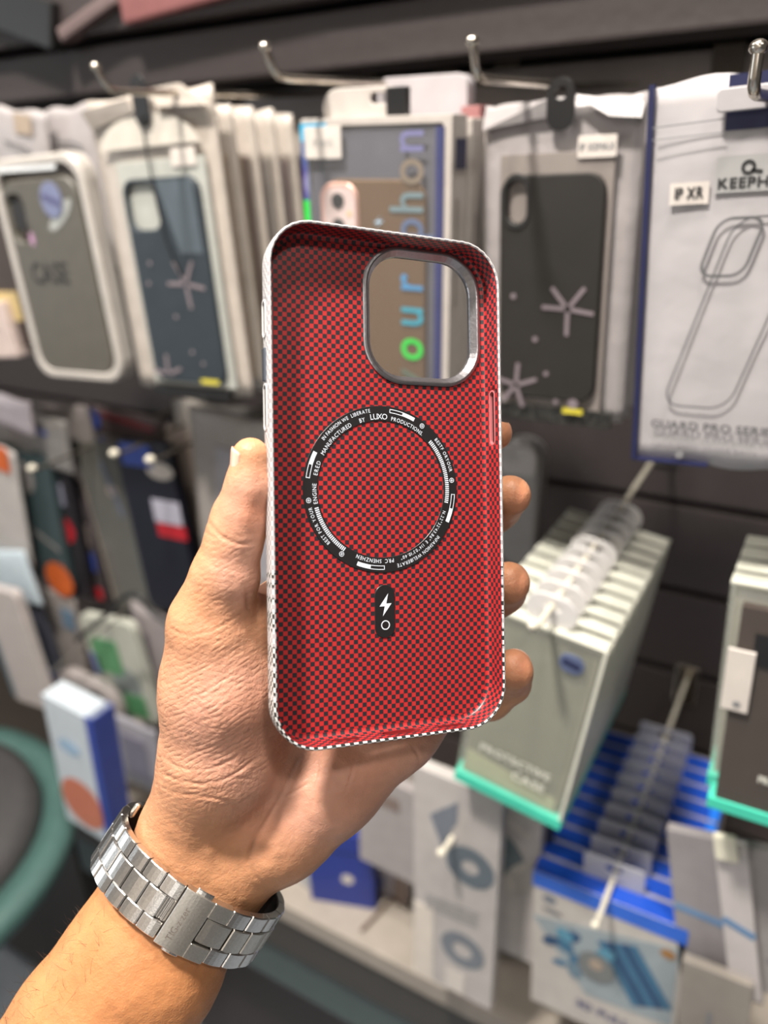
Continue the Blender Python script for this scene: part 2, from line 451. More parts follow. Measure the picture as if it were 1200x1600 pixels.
flat_case('lightning_bolt', [[(0.9, 36.0), (-2.3, 40.3), (-0.4, 40.3)], [(0.9, 36.0), (-0.4, 40.3), (0.2, 39.4)], [(0.2, 39.4), (-0.4, 40.3), (-1.1, 43.6)], [(0.2, 39.4), (-1.1, 43.6), (2.1, 39.4)]], pill, z=8.66)
flat_case('printed_circle', annulus_polys(-0.2, 46.6, 1.25, 1.6), pill, z=8.66)
# lettering set round the ring; angle a in degrees, clockwise from the top of the ring, letters' feet towards the centre
def ring_text(s, r, a_mid, size, a_start=None, a_end=None, stretch=0.85):
    glyphs(s); V, Fa = [], []
    ws = [(_glyph[c][2] if c != ' ' else 0.32) * size * stretch for c in s]; total = sum(ws)
    span = math.degrees(total / r)
    if a_start is not None: a_end = a_start + (a_end - a_start) % 360
    if a_start is not None: k_ = (a_end - a_start) / span; cur = a_start
    else: k_ = 1.0; cur = a_mid - span / 2
    for c, w in zip(s, ws):
        da = math.degrees(w / r) * k_
        if c != ' ':
            t = math.radians(cur + da * 0.5); out = (math.sin(t), -math.cos(t)); tan = (math.cos(t), math.sin(t))
            gv, gf, gw = _glyph[c]; s0 = len(V)
            for v in gv:
                lx = (v[0] - gw / 2) * size * stretch; ly = v[1] * size
                V.append(((RX + out[0] * (r + ly) + tan[0] * lx) * .001, (RY + out[1] * (r + ly) + tan[1] * lx) * .001, (ZP - 0.02) * .001))
            Fa += [tuple(s0 + i for i in f) for f in gf]
        cur += da
    link('lettering', V, Fa, PRINT, ring)
def PA(px, py):                                   # angle of a spot on the ring, read off a 1200 px wide view of it
    return math.degrees(math.atan2((px - 588) / 540.0, -(py - 642) / 573.0))
ring_text('IN FASHION WE', 25.95, 0, 1.75, PA(175, 305), PA(352, 148))
ring_text('LIBERATE', 25.95, 0, 1.75, PA(372, 148), PA(508, 100))
ring_text('MANUFACTURED', 23.4, 0, 2.0, PA(175, 410), PA(370, 190))
ring_text('BY', 23.4, 0, 2.0, PA(430, 180), PA(470, 160))
ring_text('LUXO', 23.5, 0, 2.7, PA(508, 160), PA(625, 150), .95)
ring_text('PRODUCTIONS.', 23.4, 0, 1.9, PA(652, 150), PA(880, 258))
ring_text('BESTF ORYOUR', 25.9, 0, 1.75, PA(965, 290), PA(1092, 518))
ring_text('ERED', 23.4, 0, 2.0, PA(140, 553), PA(160, 452))
ring_text('ENGINE', 23.4, 0, 2.0, PA(130, 742), PA(130, 600))
ring_text('BEST FOR YOUR', 25.7, 0, 1.75, PA(215, 1010) , PA(100, 757))
ring_text('N.22\u00b032\'43.86" E 114\u00b003\'10.40"', 23.6, 0, 1.7, PA(1040, 795), PA(705, 1120))
ring_text('INFASHION WELIBERATE', 25.7, 0, 1.75, PA(1000, 985), PA(680, 1175))
ring_text('PRC', 23.5, 0, 1.9, PA(660, 1135), PA(592, 1145))
ring_text('SHENZHEN', 23.5, 0, 1.9, PA(572, 1145), PA(395, 1090))
def tick_row(a0, a1, r0, r1, n):
    P = []; a1 = a0 + ((a1 - a0 + 180) % 360 - 180)
    for i in range(n):
        t0 = math.radians(a0 + (a1 - a0) * i / n); t1 = math.radians(a0 + (a1 - a0) * (i + 0.55) / n)
        P.append([(RX + r * math.sin(t), RY - r * math.cos(t)) for r, t in ((r0, t0), (r1, t0), (r1, t1), (r0, t1))])
    flat_case('tick_marks', P, ring, z=ZP - 0.02)
tick_row(PA(935, 300), PA(1062, 748), 23.5, 24.9, 34)
tick_row(PA(128, 765), PA(325, 1050), 23.5, 24.9, 26)
def bar_sign(a0, a1, r0, r1, flip=False):
    a1 = a0 + ((a1 - a0 + 180) % 360 - 180); P = []; mid = (a0 + a1) / 2
    def arc(b0, b1, q0, q1, n=8):
        for i in range(n):
            t0 = math.radians(b0 + (b1 - b0) * i / n); t1 = math.radians(b0 + (b1 - b0) * (i + 1) / n)
            P.append([(RX + r * math.sin(t), RY - r * math.cos(t)) for r, t in ((q0, t0), (q1, t0), (q1, t1), (q0, t1))])
    f0, f1, h0, h1 = (mid, a1, a0, mid) if not flip else (a0, mid, mid, a1)
    arc(f0, f1, r0, r1); arc(h0, h1, r0, r0 + .22); arc(h0, h1, r1 - .22, r1)
    e = h0 if not flip else h1
    arc(e - .25, e + .25, r0, r1, 1)
    flat_case('bar_mark', P, ring, z=ZP - 0.02)
bar_sign(PA(645, 100), PA(822, 150), 25.9, 27.2); bar_sign(PA(85, 565), PA(132, 392), 25.8, 27.2)
bar_sign(PA(1105, 680), PA(1062, 880), 25.8, 27.2); bar_sign(PA(590, 1190), PA(400, 1150), 25.6, 27.0)
for (qx, qy, rr_) in ((876, 197, 26.3), (1095, 578, 26.2), (82, 716, 26.3), (296, 1080, 26.0)):
    t = math.radians(PA(qx, qy)); cx_, cy_ = RX + rr_ * math.sin(t), RY - rr_ * math.cos(t)
    P = annulus_polys(cx_, cy_, 0.68, 0.86, 20) + [[(cx_ - .5, cy_ - .1), (cx_ + .5, cy_ - .1), (cx_ + .5, cy_ + .1), (cx_ - .5, cy_ + .1)], [(cx_ - .1, cy_ - .5), (cx_ + .1, cy_ - .5), (cx_ + .1, cy_ + .5), (cx_ - .1, cy_ + .5)]]
    flat_case('plus_mark', P, ring, z=ZP - 0.02)
# rims of the slots and the side button
def slot_rim(x0, x1, cy, cz, L_, T_, m, name='slot_rim', lab=None):
    bm = bmesh.new(); rings_ = []
    for x, g in ((x0, 0.0), (x0, 0.55), (x1, 0.55), (x1, 0.0)):
        rings_.append([bm.verts.new((x * .001, (cy + u) * .001, (cz + v) * .001)) for u, v in rr(0, 0, L_ + 2 * g, T_ + 2 * g, T_ / 2 + g - .02, 0, 6)])
    for a, b_ in zip(rings_, rings_[1:] + rings_[:1]):
        for i in range(len(a)): bm.faces.new((a[i], a[(i + 1) % len(a)], b_[(i + 1) % len(a)], b_[i]))
    o = link_bm(name, bm, m, case)
    if lab: o['label'] = lab
slot_rim(39.75, 41.25, -23.8, 4.6, 18.3, 2.8, mat('pink_gloss', (0.5, 0.16, 0.17), 0.2), lab='glossy rim of the long slot')
slot_rim(-41.45, -39.8, -52.0, 5.2, 10.8, 2.8, mat('white_gloss', (0.7, 0.7, 0.7), 0.25))
slot_rim(-41.4, -39.8, -24.5, 5.2, 13.8, 2.8, _mats['white_gloss'])
LIN = mat('slot_shade_dark', (.03, .012, .014), .5)  # dark plates: shade painted into the right slot, real inserts on the left
for nm_, xa, xb, ya, yb, za, zb in (('slot_shade_insert', 40.75, 41.05, -32.6, -15.0, 3.2, 6.0), ('slot_shade_insert', -41.05, -40.7, -57.2, -46.8, 3.9, 6.5), ('slot_shade_insert', -41.05, -40.7, -31.2, -17.8, 3.9, 6.5)):
    box(nm_, (xa * .001, ya * .001, za * .001), (xb * .001, yb * .001, zb * .001), LIN, case, bev=.0001)
btn = box('side_button', (-0.0418, -0.0428, 0.0036), (-0.0408, -0.0325, 0.0066), mat('blue_grey_metal', (0.2, 0.22, 0.27), 0.3, 0.8), case, bev=0.0003)
btn['label'] = 'slim grey-blue side button'

# ---------------------------------------------------------------- the hand and forearm: one continuous skin from a distance field
def surface_nets(g, org, h):
    s = g < 0; nx, ny, nz = g.shape
    acc = np.zeros((nx - 1, ny - 1, nz - 1, 3), np.float32); cnt = np.zeros((nx - 1, ny - 1, nz - 1), np.float32)
    cr = [(i, j, k) for i in (0, 1) for j in (0, 1) for k in (0, 1)]
    def sl(c): return tuple(slice(c[q], c[q] + (nx, ny, nz)[q] - 1) for q in range(3))
    for a in cr:
        for ax in range(3):
            if a[ax]: continue
            b = list(a); b[ax] = 1
            ga = g[sl(a)]; gb = g[sl(b)]; m = (ga < 0) != (gb < 0)
            if not m.any(): continue
            t = np.where(m, ga / np.where(m, ga - gb, 1), 0)
            for q in range(3): acc[..., q] += np.where(m, a[q] + (t if q == ax else 0), 0)
            cnt += m
    act = cnt > 0; idx = -np.ones(act.shape, np.int64); idx[act] = np.arange(act.sum())
    ii = np.argwhere(act); V = (ii + acc[act] / cnt[act][:, None]) * h + org
    F = []
    for ax in range(3):
        o = [q for q in range(3) if q != ax]
        a = [slice(1, -1)] * 3; a[ax] = slice(0, -1); b = list(a); b[ax] = slice(1, None)
        sa = s[tuple(a)]; sb = s[tuple(b)]; e = np.argwhere(sa != sb)
        if not len(e): continue
        flip = sa[tuple(e.T)]; base = e.copy(); base[:, o[0]] += 1; base[:, o[1]] += 1
        def at_(d0, d1):
            c = base.copy(); c[:, o[0]] -= d0; c[:, o[1]] -= d1; return idx[tuple(c.T)]
        q = np.stack([at_(0, 0), at_(1, 0), at_(1, 1), at_(0, 1)], 1)
        if ax == 1: flip = ~flip
        q[~flip] = q[~flip][:, ::-1]; F.append(q)
    return V, np.concatenate(F)
HV = 0.95
LO = np.array([-150.0, -34.0, 228.0]); HI = np.array([62.0, 262.0, 330.0])
DIM = np.ceil((HI - LO) / HV).astype(int)
def cone(fld, p, q, r0, r1, k, squash=None):
    """smoothly merge a tapered limb section p-q into the field; squash = (unit axis, factor) flattens it"""
    lo = np.minimum(p, q) - max(r0, r1) * 1.3 - 9; hi = np.maximum(p, q) + max(r0, r1) * 1.3 + 9
    a = np.clip(np.floor((lo - LO) / HV).astype(int), 0, DIM); b = np.clip(np.ceil((hi - LO) / HV).astype(int) + 1, 0, DIM)
    if (b <= a).any(): return
    X = [(np.arange(a[i], b[i]) * HV + LO[i]).astype(np.float32) for i in range(3)]
    P = np.stack(np.meshgrid(*X, indexing='ij'), -1) - p.astype(np.float32); D = (q - p).astype(np.float32)
    L2 = float(D @ D) + 1e-9; t = np.clip((P @ D) / L2, 0, 1); W = P - t[..., None] * D
    if squash is not None:
        ax, f = squash; ax = np.array(ax, np.float32); c = W @ ax; d = np.sqrt(np.maximum((W * W).sum(-1) - c * c + (c * f) ** 2, 1e-9))
    else: d = np.sqrt((W * W).sum(-1))
    d = d - (r0 + (r1 - r0) * t)
    s = tuple(slice(a[i], b[i]) for i in range(3)); f0 = fld[s]
    hh = np.clip(0.5 + 0.5 * (f0 - d) / k, 0, 1)
    fld[s] = f0 * (1 - hh) + d * hh - k * hh * (1 - hh)
def chain(fld, pts, k, squash=None):
    for a, b in zip(pts, pts[1:]): cone(fld, lens(*a[:3]), lens(*b[:3]), a[3], b[3], k, squash)
fld = np.full(DIM, 30.0, np.float32)
NZ = (0, 0, 1)
THUMB = [(392, 713, 246.5, 6.0), (389, 760, 248, 7.4), (374, 812, 251, 8.9), (365, 846, 252.5, 9.2), (352, 900, 255, 10.8), (332, 962, 260, 13.6)]
# palm, heel, wrist, forearm
chain(fld, [(-60, 1960, 283, 33), (60, 1745, 284, 31.5), (150, 1610, 285, 29.5), (222, 1505, 287, 28.0), (285, 1398, 290, 26.0)], 8, (NZ, 1.32))
chain(fld, [(285, 1398, 290, 26.0), (325, 1330, 290, 25.5)], 8, (NZ, 1.38))
chain(fld, [(300, 1290, 287, 17.5), (345, 1180, 277.5, 20.0), (346, 1075, 270, 19.5), (333, 985, 262, 15.5)], 8)
chain(fld, [(388, 1335, 291, 16.0), (440, 1295, 291, 17.5), (520, 1222, 290.5, 17.3), (618, 1135, 294.5, 15.5), (695, 1062, 299, 13)], 7)
chain(fld, [(345, 1320, 293, 17), (430, 1190, 291, 15), (520, 1060, 290, 13.5)], 9)
chain(fld, [(360, 1300, 294, 15), (480, 1180, 294, 13.5), (590, 1060, 295, 12.5)], 9)
chain(fld, [(350, 1200, 282, 14), (400, 1070, 278, 13), (446, 965, 277, 12.5)], 9)
cone(fld, lens(446, 968, 277), lens(560, 985, 286), 12.5, 12.5, 8); cone(fld, lens(560, 985, 286), lens(695, 1062, 299), 12.5, 12.5, 8)
chain(fld, [(340, 1000, 265, 13), (420, 980, 274, 10.5)], 7)
chain(fld, THUMB[::-1], 2.5)
FING = {'index': [(446, 963, 277, 12.0), (600, 800, 296, 9.8), (722, 706, 304, 8.4), (773, 677, 297, 6.9)],
        'middle': [(540, 960, 285, 12.0), (700, 856, 309, 9.8), (778, 793, 307, 8.6), (797, 775, 291.5, 7.7)],
        'ring': [(620, 1000, 292, 12.0), (738, 958, 313, 9.4), (786, 925, 307, 8.3), (795, 911, 292, 8.0)],
        'little': [(700, 1062, 299, 11.5), (765, 1090, 314, 8.8), (797, 1066, 308, 8.0), (801, 1046, 293, 7.7)]}
body = fld
for nm, pts in FING.items():
    one = np.full(DIM, 30.0, np.float32); chain(one, pts, 2.5)
    # merge into the palm softly near the knuckle, crisply elsewhere
    k = 3.0; d = one; hh = np.clip(0.5 + 0.5 * (body - d) / k, 0, 1); body = body * (1 - hh) + d * hh - k * hh * (1 - hh)
HVt, HF = surface_nets(body, LO, HV)
sk_me = bpy.data.meshes.new('skin'); sk_me.from_pydata(HVt.tolist(), [], HF.tolist()); sk_me.update()
_t = bpy.data.objects.new('skin_tmp', sk_me); COL.objects.link(_t)
_m = _t.modifiers.new('relax', 'SMOOTH'); _m.iterations = 4; _m.factor = 0.5
_m = _t.modifiers.new('fine', 'SUBSURF'); _m.levels = 1; _m.render_levels = 1
bpy.context.view_layer.update()
fine = bpy.data.meshes.new_from_object(_t.evaluated_get(bpy.context.evaluated_depsgraph_get())); bpy.data.objects.remove(_t)
nv = len(fine.vertices); co = np.empty(nv * 3, np.float32); fine.vertices.foreach_get('co', co); co = co.reshape(-1, 3).astype(np.float64)
no = np.empty(nv * 3, np.float32); fine.vertices.foreach_get('normal', no); no = no.reshape(-1, 3).astype(np.float64)
if (no * (co - co.mean(0))).sum() < 0: fine.flip_normals(); fine.update(); no = -no
PX = co[:, 0] / co[:, 2] * FPX + 600; PY = co[:, 1] / co[:, 2] * FPX + 800      # where each skin spot lies across the palm
front = (no[:, 2] < 0.25)
def seg_dist(P, Q0, Q1):
    d = Q1 - Q0; t = np.clip(((P - Q0) @ d) / (d @ d), 0, 1); return np.hypot(*((P - Q0 - t[:, None] * d).T))
PP = np.stack([PX, PY], 1); disp = np.zeros(nv)
def crease(pts, depth, width, soft=0.0):
    pts = [tuple(p)[:2] for p in arc_pts([(a, b, 0) for a, b in pts], 5)]
    P = np.array(pts); lo = P.min(0) - width * 5; hi = P.max(0) + width * 5
    m = front & (PX > lo[0]) & (PX < hi[0]) & (PY > lo[1]) & (PY < hi[1]); ix = np.nonzero(m)[0]
    if not len(ix): return
    d = np.full(len(ix), 1e9)
    for a, b in zip(P, P[1:]): d = np.minimum(d, seg_dist(PP[ix], a, b))
    tt = np.hypot(PX[ix] - P[0][0], PY[ix] - P[0][1]); te = np.hypot(PX[ix] - P[-1][0], PY[ix] - P[-1][1])
    fade = np.clip(np.minimum(tt, te) / 16.0, 0.12, 1) * (0.75 + 0.25 * np.sin(PX[ix] / 9.0 + PY[ix] / 7.0)) * 0.55
    disp[ix] -= depth * fade * np.exp(-(d / width) ** 2); disp[ix] += depth * fade * 0.4 * np.exp(-((d - width * 2.2) / (width * 1.4)) ** 2)
CREASES = [([(322, 812), (336, 828), (352, 842), (375, 850), (400, 846)], .55, 2.6), ([(318, 828), (330, 838), (345, 843)], .35, 2.0), ([(315, 845), (328, 850), (338, 848)], .25, 1.8),
    ([(384, 915), (386, 932), (389, 950), (396, 960)], .9, 3.5), ([(262, 978), (290, 992), (330, 985), (372, 962), (388, 948)], .3, 2.2),
    ([(470, 1180), (452, 1215), (436, 1248), (415, 1285), (398, 1312), (388, 1345)], .8, 3.2), ([(388, 1345), (398, 1368), (412, 1384)], .5, 3),
    ([(436, 1248), (462, 1236), (492, 1218)], .4, 2.2), ([(500, 1172), (500, 1205), (492, 1240), (488, 1275)], .35, 2.2),
    ([(640, 1160), (655, 1185), (650, 1205)], .5, 2.6), ([(560, 1165), (552, 1200), (540, 1240)], .25, 2.2),
    ([(246, 1205), (290, 1222), (335, 1222), (372, 1205), (405, 1180)], .5, 2.6), ([(248, 1178), (285, 1200), (330, 1200), (375, 1180)], .4, 2.2),
    ([(240, 1225), (280, 1240), (330, 1245), (380, 1262)], .35, 2.4)]
for c in CREASES: crease(*c)
rnd = random.Random(5)
for i in range(64):                                  # diagonal wrinkles over the ball of the thumb
    y0 = 990 + i * 3.6 + rnd.uniform(-4, 4); x0 = rnd.uniform(250, 330); ln = rnd.uniform(50, 130); sl_ = -rnd.uniform(0.35, 0.62) + (0.35 if y0 > 1165 else 0)
    pts = [(x0 + ln * t, y0 + 40 + sl_ * ln * t + 9 * math.sin(3 * t + i) + rnd.uniform(-1.5, 1.5)) for t in (0, .25, .5, .75, 1)]
    crease(pts, rnd.uniform(.06, .2), rnd.uniform(1.1, 1.9))
for i in range(26):
    y0 = 860 + i * 5 + rnd.uniform(-3, 3); x0 = 300 + rnd.uniform(-5, 40); crease([(x0, y0), (x0 + 28, y0 + rnd.uniform(-6, 4)), (x0 + 60, y0 + rnd.uniform(-8, 6))], rnd.uniform(.04, .12), 1.3)
for i in range(14):
    x0 = 330 + i * 7; crease([(x0, 1225 + rnd.uniform(-8, 8)), (x0 - 6 + rnd.uniform(-6, 6), 1262), (x0 - 14, 1300)], rnd.uniform(.05, .14), 1.5)
# soft swellings and hollows
def bump_at(px, py, rad, h): 
    global disp
    disp += h * np.exp(-((PX - px) ** 2 + (PY - py) ** 2) / rad ** 2) * front
bump_at(350, 1110, 55, 1.0); bump_at(480, 1190, 30, -1.2); bump_at(520, 1270, 40, .8); bump_at(402, 1330, 22, -1.0); bump_at(590, 1200, 26, .8); bump_at(385, 800, 22, .5); bump_at(330, 885, 25, .4)
bump_at(330, 1330, 10, .5); bump_at(350, 1490, 30, -.5)
# broad unevenness
def vnoise(P, seed):
    r = np.random.RandomState(seed); T = r.rand(64, 64, 64).astype(np.float32); f = np.floor(P).astype(int); t = P - f; t = t * t * (3 - 2 * t); o = 0
    for a in (0, 1):
        for b in (0, 1):
            for c in (0, 1):
                w = (t[:, 0] if a else 1 - t[:, 0]) * (t[:, 1] if b else 1 - t[:, 1]) * (t[:, 2] if c else 1 - t[:, 2])
                o = o + w * T[(f[:, 0] + a) % 64, (f[:, 1] + b) % 64, (f[:, 2] + c) % 64]
    return o - 0.5
disp += 0.7 * vnoise(co / 11.0 + 100, 1) + 0.25 * vnoise(co / 4.0 + 100, 2)
co2 = co + no * disp[:, None]
WR = l2w(lens(298, 1375, 290))[0]                     # the figure's own origin: the wrist
fine.vertices.foreach_set('co', (l2w(co2) - WR).astype(np.float32).ravel()); fine.update()
# skin colour: pink palm, browner forearm, redder finger ends; darker by depth in creases
def blob(px, py, r): return np.exp(-((PX - px) ** 2 + (PY - py) ** 2) / r ** 2)
palm = np.clip(1.35 * (blob(380, 1130, 130) + blob(520, 1220, 110) + blob(400, 790, 60) + blob(380, 900, 50) + blob(640, 1150, 90)), 0, 1) * np.clip(.6 - no[:, 2], 0, 1)
tips = np.clip(blob(805, 675, 30) + blob(815, 780, 34) + blob(815, 915, 34) + blob(818, 1040, 36) + blob(402, 800, 34) + .6 * blob(405, 1290, 40) + .5 * blob(395, 1130, 60) + .5 * blob(540, 1180, 60), 0, 1)
arm = np.clip((PY - PX * 0.64 - 1190) / 90.0, 0, 1)
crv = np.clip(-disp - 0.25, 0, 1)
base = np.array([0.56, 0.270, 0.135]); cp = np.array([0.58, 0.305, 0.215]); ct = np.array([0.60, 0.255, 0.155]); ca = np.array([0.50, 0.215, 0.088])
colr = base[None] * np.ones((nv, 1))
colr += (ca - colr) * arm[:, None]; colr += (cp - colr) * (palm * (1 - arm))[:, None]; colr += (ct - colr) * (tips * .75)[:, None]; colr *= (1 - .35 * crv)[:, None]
colr *= (1 + 0.16 * vnoise(co / 7.0 + 40, 3) + 0.10 * vnoise(co / 2.0 + 40, 4))[:, None]
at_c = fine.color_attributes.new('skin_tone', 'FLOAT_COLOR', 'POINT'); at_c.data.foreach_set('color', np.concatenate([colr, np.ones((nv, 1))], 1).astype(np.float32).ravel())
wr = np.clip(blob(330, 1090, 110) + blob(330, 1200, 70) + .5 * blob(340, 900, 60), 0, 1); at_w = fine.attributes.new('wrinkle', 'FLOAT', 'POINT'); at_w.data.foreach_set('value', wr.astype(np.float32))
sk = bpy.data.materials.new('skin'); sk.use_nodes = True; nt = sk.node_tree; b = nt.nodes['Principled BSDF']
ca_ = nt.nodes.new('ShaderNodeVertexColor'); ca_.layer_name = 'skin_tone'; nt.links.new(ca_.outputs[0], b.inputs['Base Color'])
b.inputs['Roughness'].default_value = 0.46; b.inputs['Specular IOR Level'].default_value = 0.4
b.inputs['Subsurface Weight'].default_value = 0.22; b.inputs['Subsurface Radius'].default_value = (1.0, 0.35, 0.18); b.inputs['Subsurface Scale'].default_value = 0.003
tc = nt.nodes.new('ShaderNodeTexCoord'); n1 = nt.nodes.new('ShaderNodeTexVoronoi'); n1.inputs['Scale'].default_value = 950; n1.feature = 'DISTANCE_TO_EDGE'
n2 = nt.nodes.new('ShaderNodeTexNoise'); n2.inputs['Scale'].default_value = 260; n2.inputs['Detail'].default_value = 5
mpg = nt.nodes.new('ShaderNodeMapping'); nt.links.new(tc.outputs['Object'], mpg.inputs[0]); nt.links.new(tc.outputs['Object'], n1.inputs['Vector']); nt.links.new(tc.outputs['Object'], n2.inputs['Vector'])
qr = Matrix((W2C.T.tolist())).to_4x4()               # turn the grain so that it runs along the creases of the thumb ball
mpg.inputs['Rotation'].default_value = (Matrix.Rotation(math.radians(28), 4, 'Z') @ qr).to_euler(); mpg.inputs['Scale'].default_value = (260, 900, 450)
n3 = nt.nodes.new('ShaderNodeTexNoise'); n3.inputs['Scale'].default_value = 1.0; n3.inputs['Detail'].default_value = 4; nt.links.new(mpg.outputs[0], n3.inputs['Vector'])
wa = nt.nodes.new('ShaderNodeAttribute'); wa.attribute_name = 'wrinkle'
mm = nt.nodes.new('ShaderNodeMath'); mm.operation = 'MULTIPLY'; nt.links.new(n3.outputs[0], mm.inputs[0]); nt.links.new(wa.outputs['Fac'], mm.inputs[1])
b1 = nt.nodes.new('ShaderNodeBump'); b1.inputs['Strength'].default_value = 0.35; b1.inputs['Distance'].default_value = 0.0003; nt.links.new(n1.outputs['Distance'], b1.inputs['Height'])
b2 = nt.nodes.new('ShaderNodeBump'); b2.inputs['Strength'].default_value = 0.55; b2.inputs['Distance'].default_value = 0.0008; nt.links.new(n2.outputs[0], b2.inputs['Height']); nt.links.new(b1.outputs[0], b2.inputs['Normal'])
b3 = nt.nodes.new('ShaderNodeBump'); b3.inputs['Strength'].default_value = 0.35; b3.inputs['Distance'].default_value = 0.0009; nt.links.new(mm.outputs[0], b3.inputs['Height']); nt.links.new(b2.outputs[0], b3.inputs['Normal'])
prev = b3
for ang_, per_, st_ in ((28, .0017, .42), (-14, .0023, .22), (62, .0030, .20)):     # long fine skin lines crossing each other
    mp_ = nt.nodes.new('ShaderNodeMapping'); mp_.inputs['Rotation'].default_value = (Matrix.Rotation(math.radians(ang_), 4, 'Z') @ qr).to_euler(); nt.links.new(tc.outputs['Object'], mp_.inputs[0])
    wv_ = nt.nodes.new('ShaderNodeTexWave'); wv_.bands_direction = 'Y'; wv_.inputs['Scale'].default_value = 2 * math.pi / (20 * per_); wv_.inputs['Distortion'].default_value = 5.0; wv_.inputs['Detail'].default_value = 3; wv_.inputs['Detail Scale'].default_value = .8
    nt.links.new(mp_.outputs[0], wv_.inputs[0])
    pw_ = nt.nodes.new('ShaderNodeMath'); pw_.operation = 'POWER'; pw_.inputs[1].default_value = .30; nt.links.new(wv_.outputs['Fac'], pw_.inputs[0])
    br_ = nt.nodes.new('ShaderNodeTexNoise'); br_.inputs['Scale'].default_value = 170 + 40 * st_; nt.links.new(mp_.outputs[0], br_.inputs['Vector'])
    mr_ = nt.nodes.new('ShaderNodeMapRange'); mr_.inputs[1].default_value = .36; mr_.inputs[2].default_value = .6; nt.links.new(br_.outputs[0], mr_.inputs[0])
    ad_ = nt.nodes.new('ShaderNodeMath'); ad_.operation = 'MULTIPLY_ADD'; ad_.inputs[1].default_value = .85; ad_.inputs[2].default_value = .15; nt.links.new(wa.outputs['Fac'], ad_.inputs[0])
    m1_ = nt.nodes.new('ShaderNodeMath'); m1_.operation = 'MULTIPLY'; nt.links.new(mr_.outputs[0], m1_.inputs[0]); nt.links.new(ad_.outputs[0], m1_.inputs[1])
    m2_ = nt.nodes.new('ShaderNodeMath'); m2_.operation = 'MULTIPLY'; m2_.inputs[1].default_value = st_; nt.links.new(m1_.outputs[0], m2_.inputs[0])
    bb = nt.nodes.new('ShaderNodeBump'); bb.inputs['Distance'].default_value = .00045; nt.links.new(m2_.outputs[0], bb.inputs['Strength']); nt.links.new(pw_.outputs[0], bb.inputs['Height']); nt.links.new(prev.outputs[0], bb.inputs['Normal']); prev = bb
nt.links.new(prev.outputs[0], b.inputs['Normal'])
fine.materials.append(sk); fine.polygons.foreach_set('use_smooth', [True] * len(fine.polygons)); fine.name = 'person'
hand = bpy.data.objects.new('person', fine); COL.objects.link(hand); hand.location = WR
tag(hand, 'bare hand and forearm of a person, palm to the viewer, gripping the red checked case', 'person')
NAIL = mat('nail', (0.75, 0.47, 0.36), 0.25, coat=0.4, vary=0.03)
def nail(name, p_base, p_tip, r, face, length, half_deg, lift=0.25):
    """curved nail plate lying on the round of a finger end"""
    A = lens(*p_base); B = lens(*p_tip); ax = (B - A); L_ = np.linalg.norm(ax); ax /= L_; f = np.array(face, float); f -= ax * (f @ ax); f /= np.linalg.norm(f); s = np.cross(ax, f)
    V, Fa = [], []; NU, NVv = 12, 9
    for layer in (0, 1):
        for i in range(NU + 1):
            for j in range(NVv + 1):
                u = i / NU; th = math.radians(half_deg * (2 * j / NVv - 1)); uu = u * length
                edge = 1 - 0.12 * (2 * j / NVv - 1) ** 2
                pos = L_ - length * 0.80 + uu * edge; over = max(0.0, pos - L_ - 1.0)
                rr0 = math.sqrt(max(r * r - over * over, 1.0)) + lift - (0.45 if layer else 0) - .4 * (2 * j / NVv - 1) ** 4
                V.append(A + ax * pos + (f * math.cos(th) + s * math.sin(th)) * rr0)
    n_ = (NU + 1) * (NVv + 1)
    for i in range(NU):
        for j in range(NVv):
            a = i * (NVv + 1) + j; q = (a, a + 1, a + NVv + 2, a + NVv + 1); Fa.append(q); Fa.append(tuple(x + n_ for x in q[::-1]))
    bd = [j for j in range(NVv + 1)] + [(i + 1) * (NVv + 1) + NVv for i in range(NU)] + [NU * (NVv + 1) + j for j in range(NVv - 1, -1, -1)] + [i * (NVv + 1) for i in range(NU - 1, 0, -1)]
    for a, b_ in zip(bd, bd[1:] + bd[:1]): Fa.append((b_, a, a + n_, b_ + n_))
    o = link(name, l2w(np.array(V)) - WR, Fa, NAIL, hand, smooth=True); return o
nail('thumb_nail', THUMB[1][:3], THUMB[0][:3], 6.25, (-0.88, 0.0, -0.12), 13.5, 56, .10)
nail('finger_nail', FING['little'][2][:3], FING['little'][3][:3], 7.3, (0.45, -0.85, 0.2), 10, 42, .35)
nail('finger_nail', FING['ring'][2][:3], FING['ring'][3][:3], 7.3, (0.95, 0.1, 0.9), 10, 45, .0)
nail('finger_nail', FING['middle'][2][:3], FING['middle'][3][:3], 7.1, (0.95, 0.1, 0.9), 10, 45, .0)
nail('finger_nail', FING['index'][2][:3], FING['index'][3][:3], 6.4, (0.6, 0.1, 0.9), 10, 45, .0)
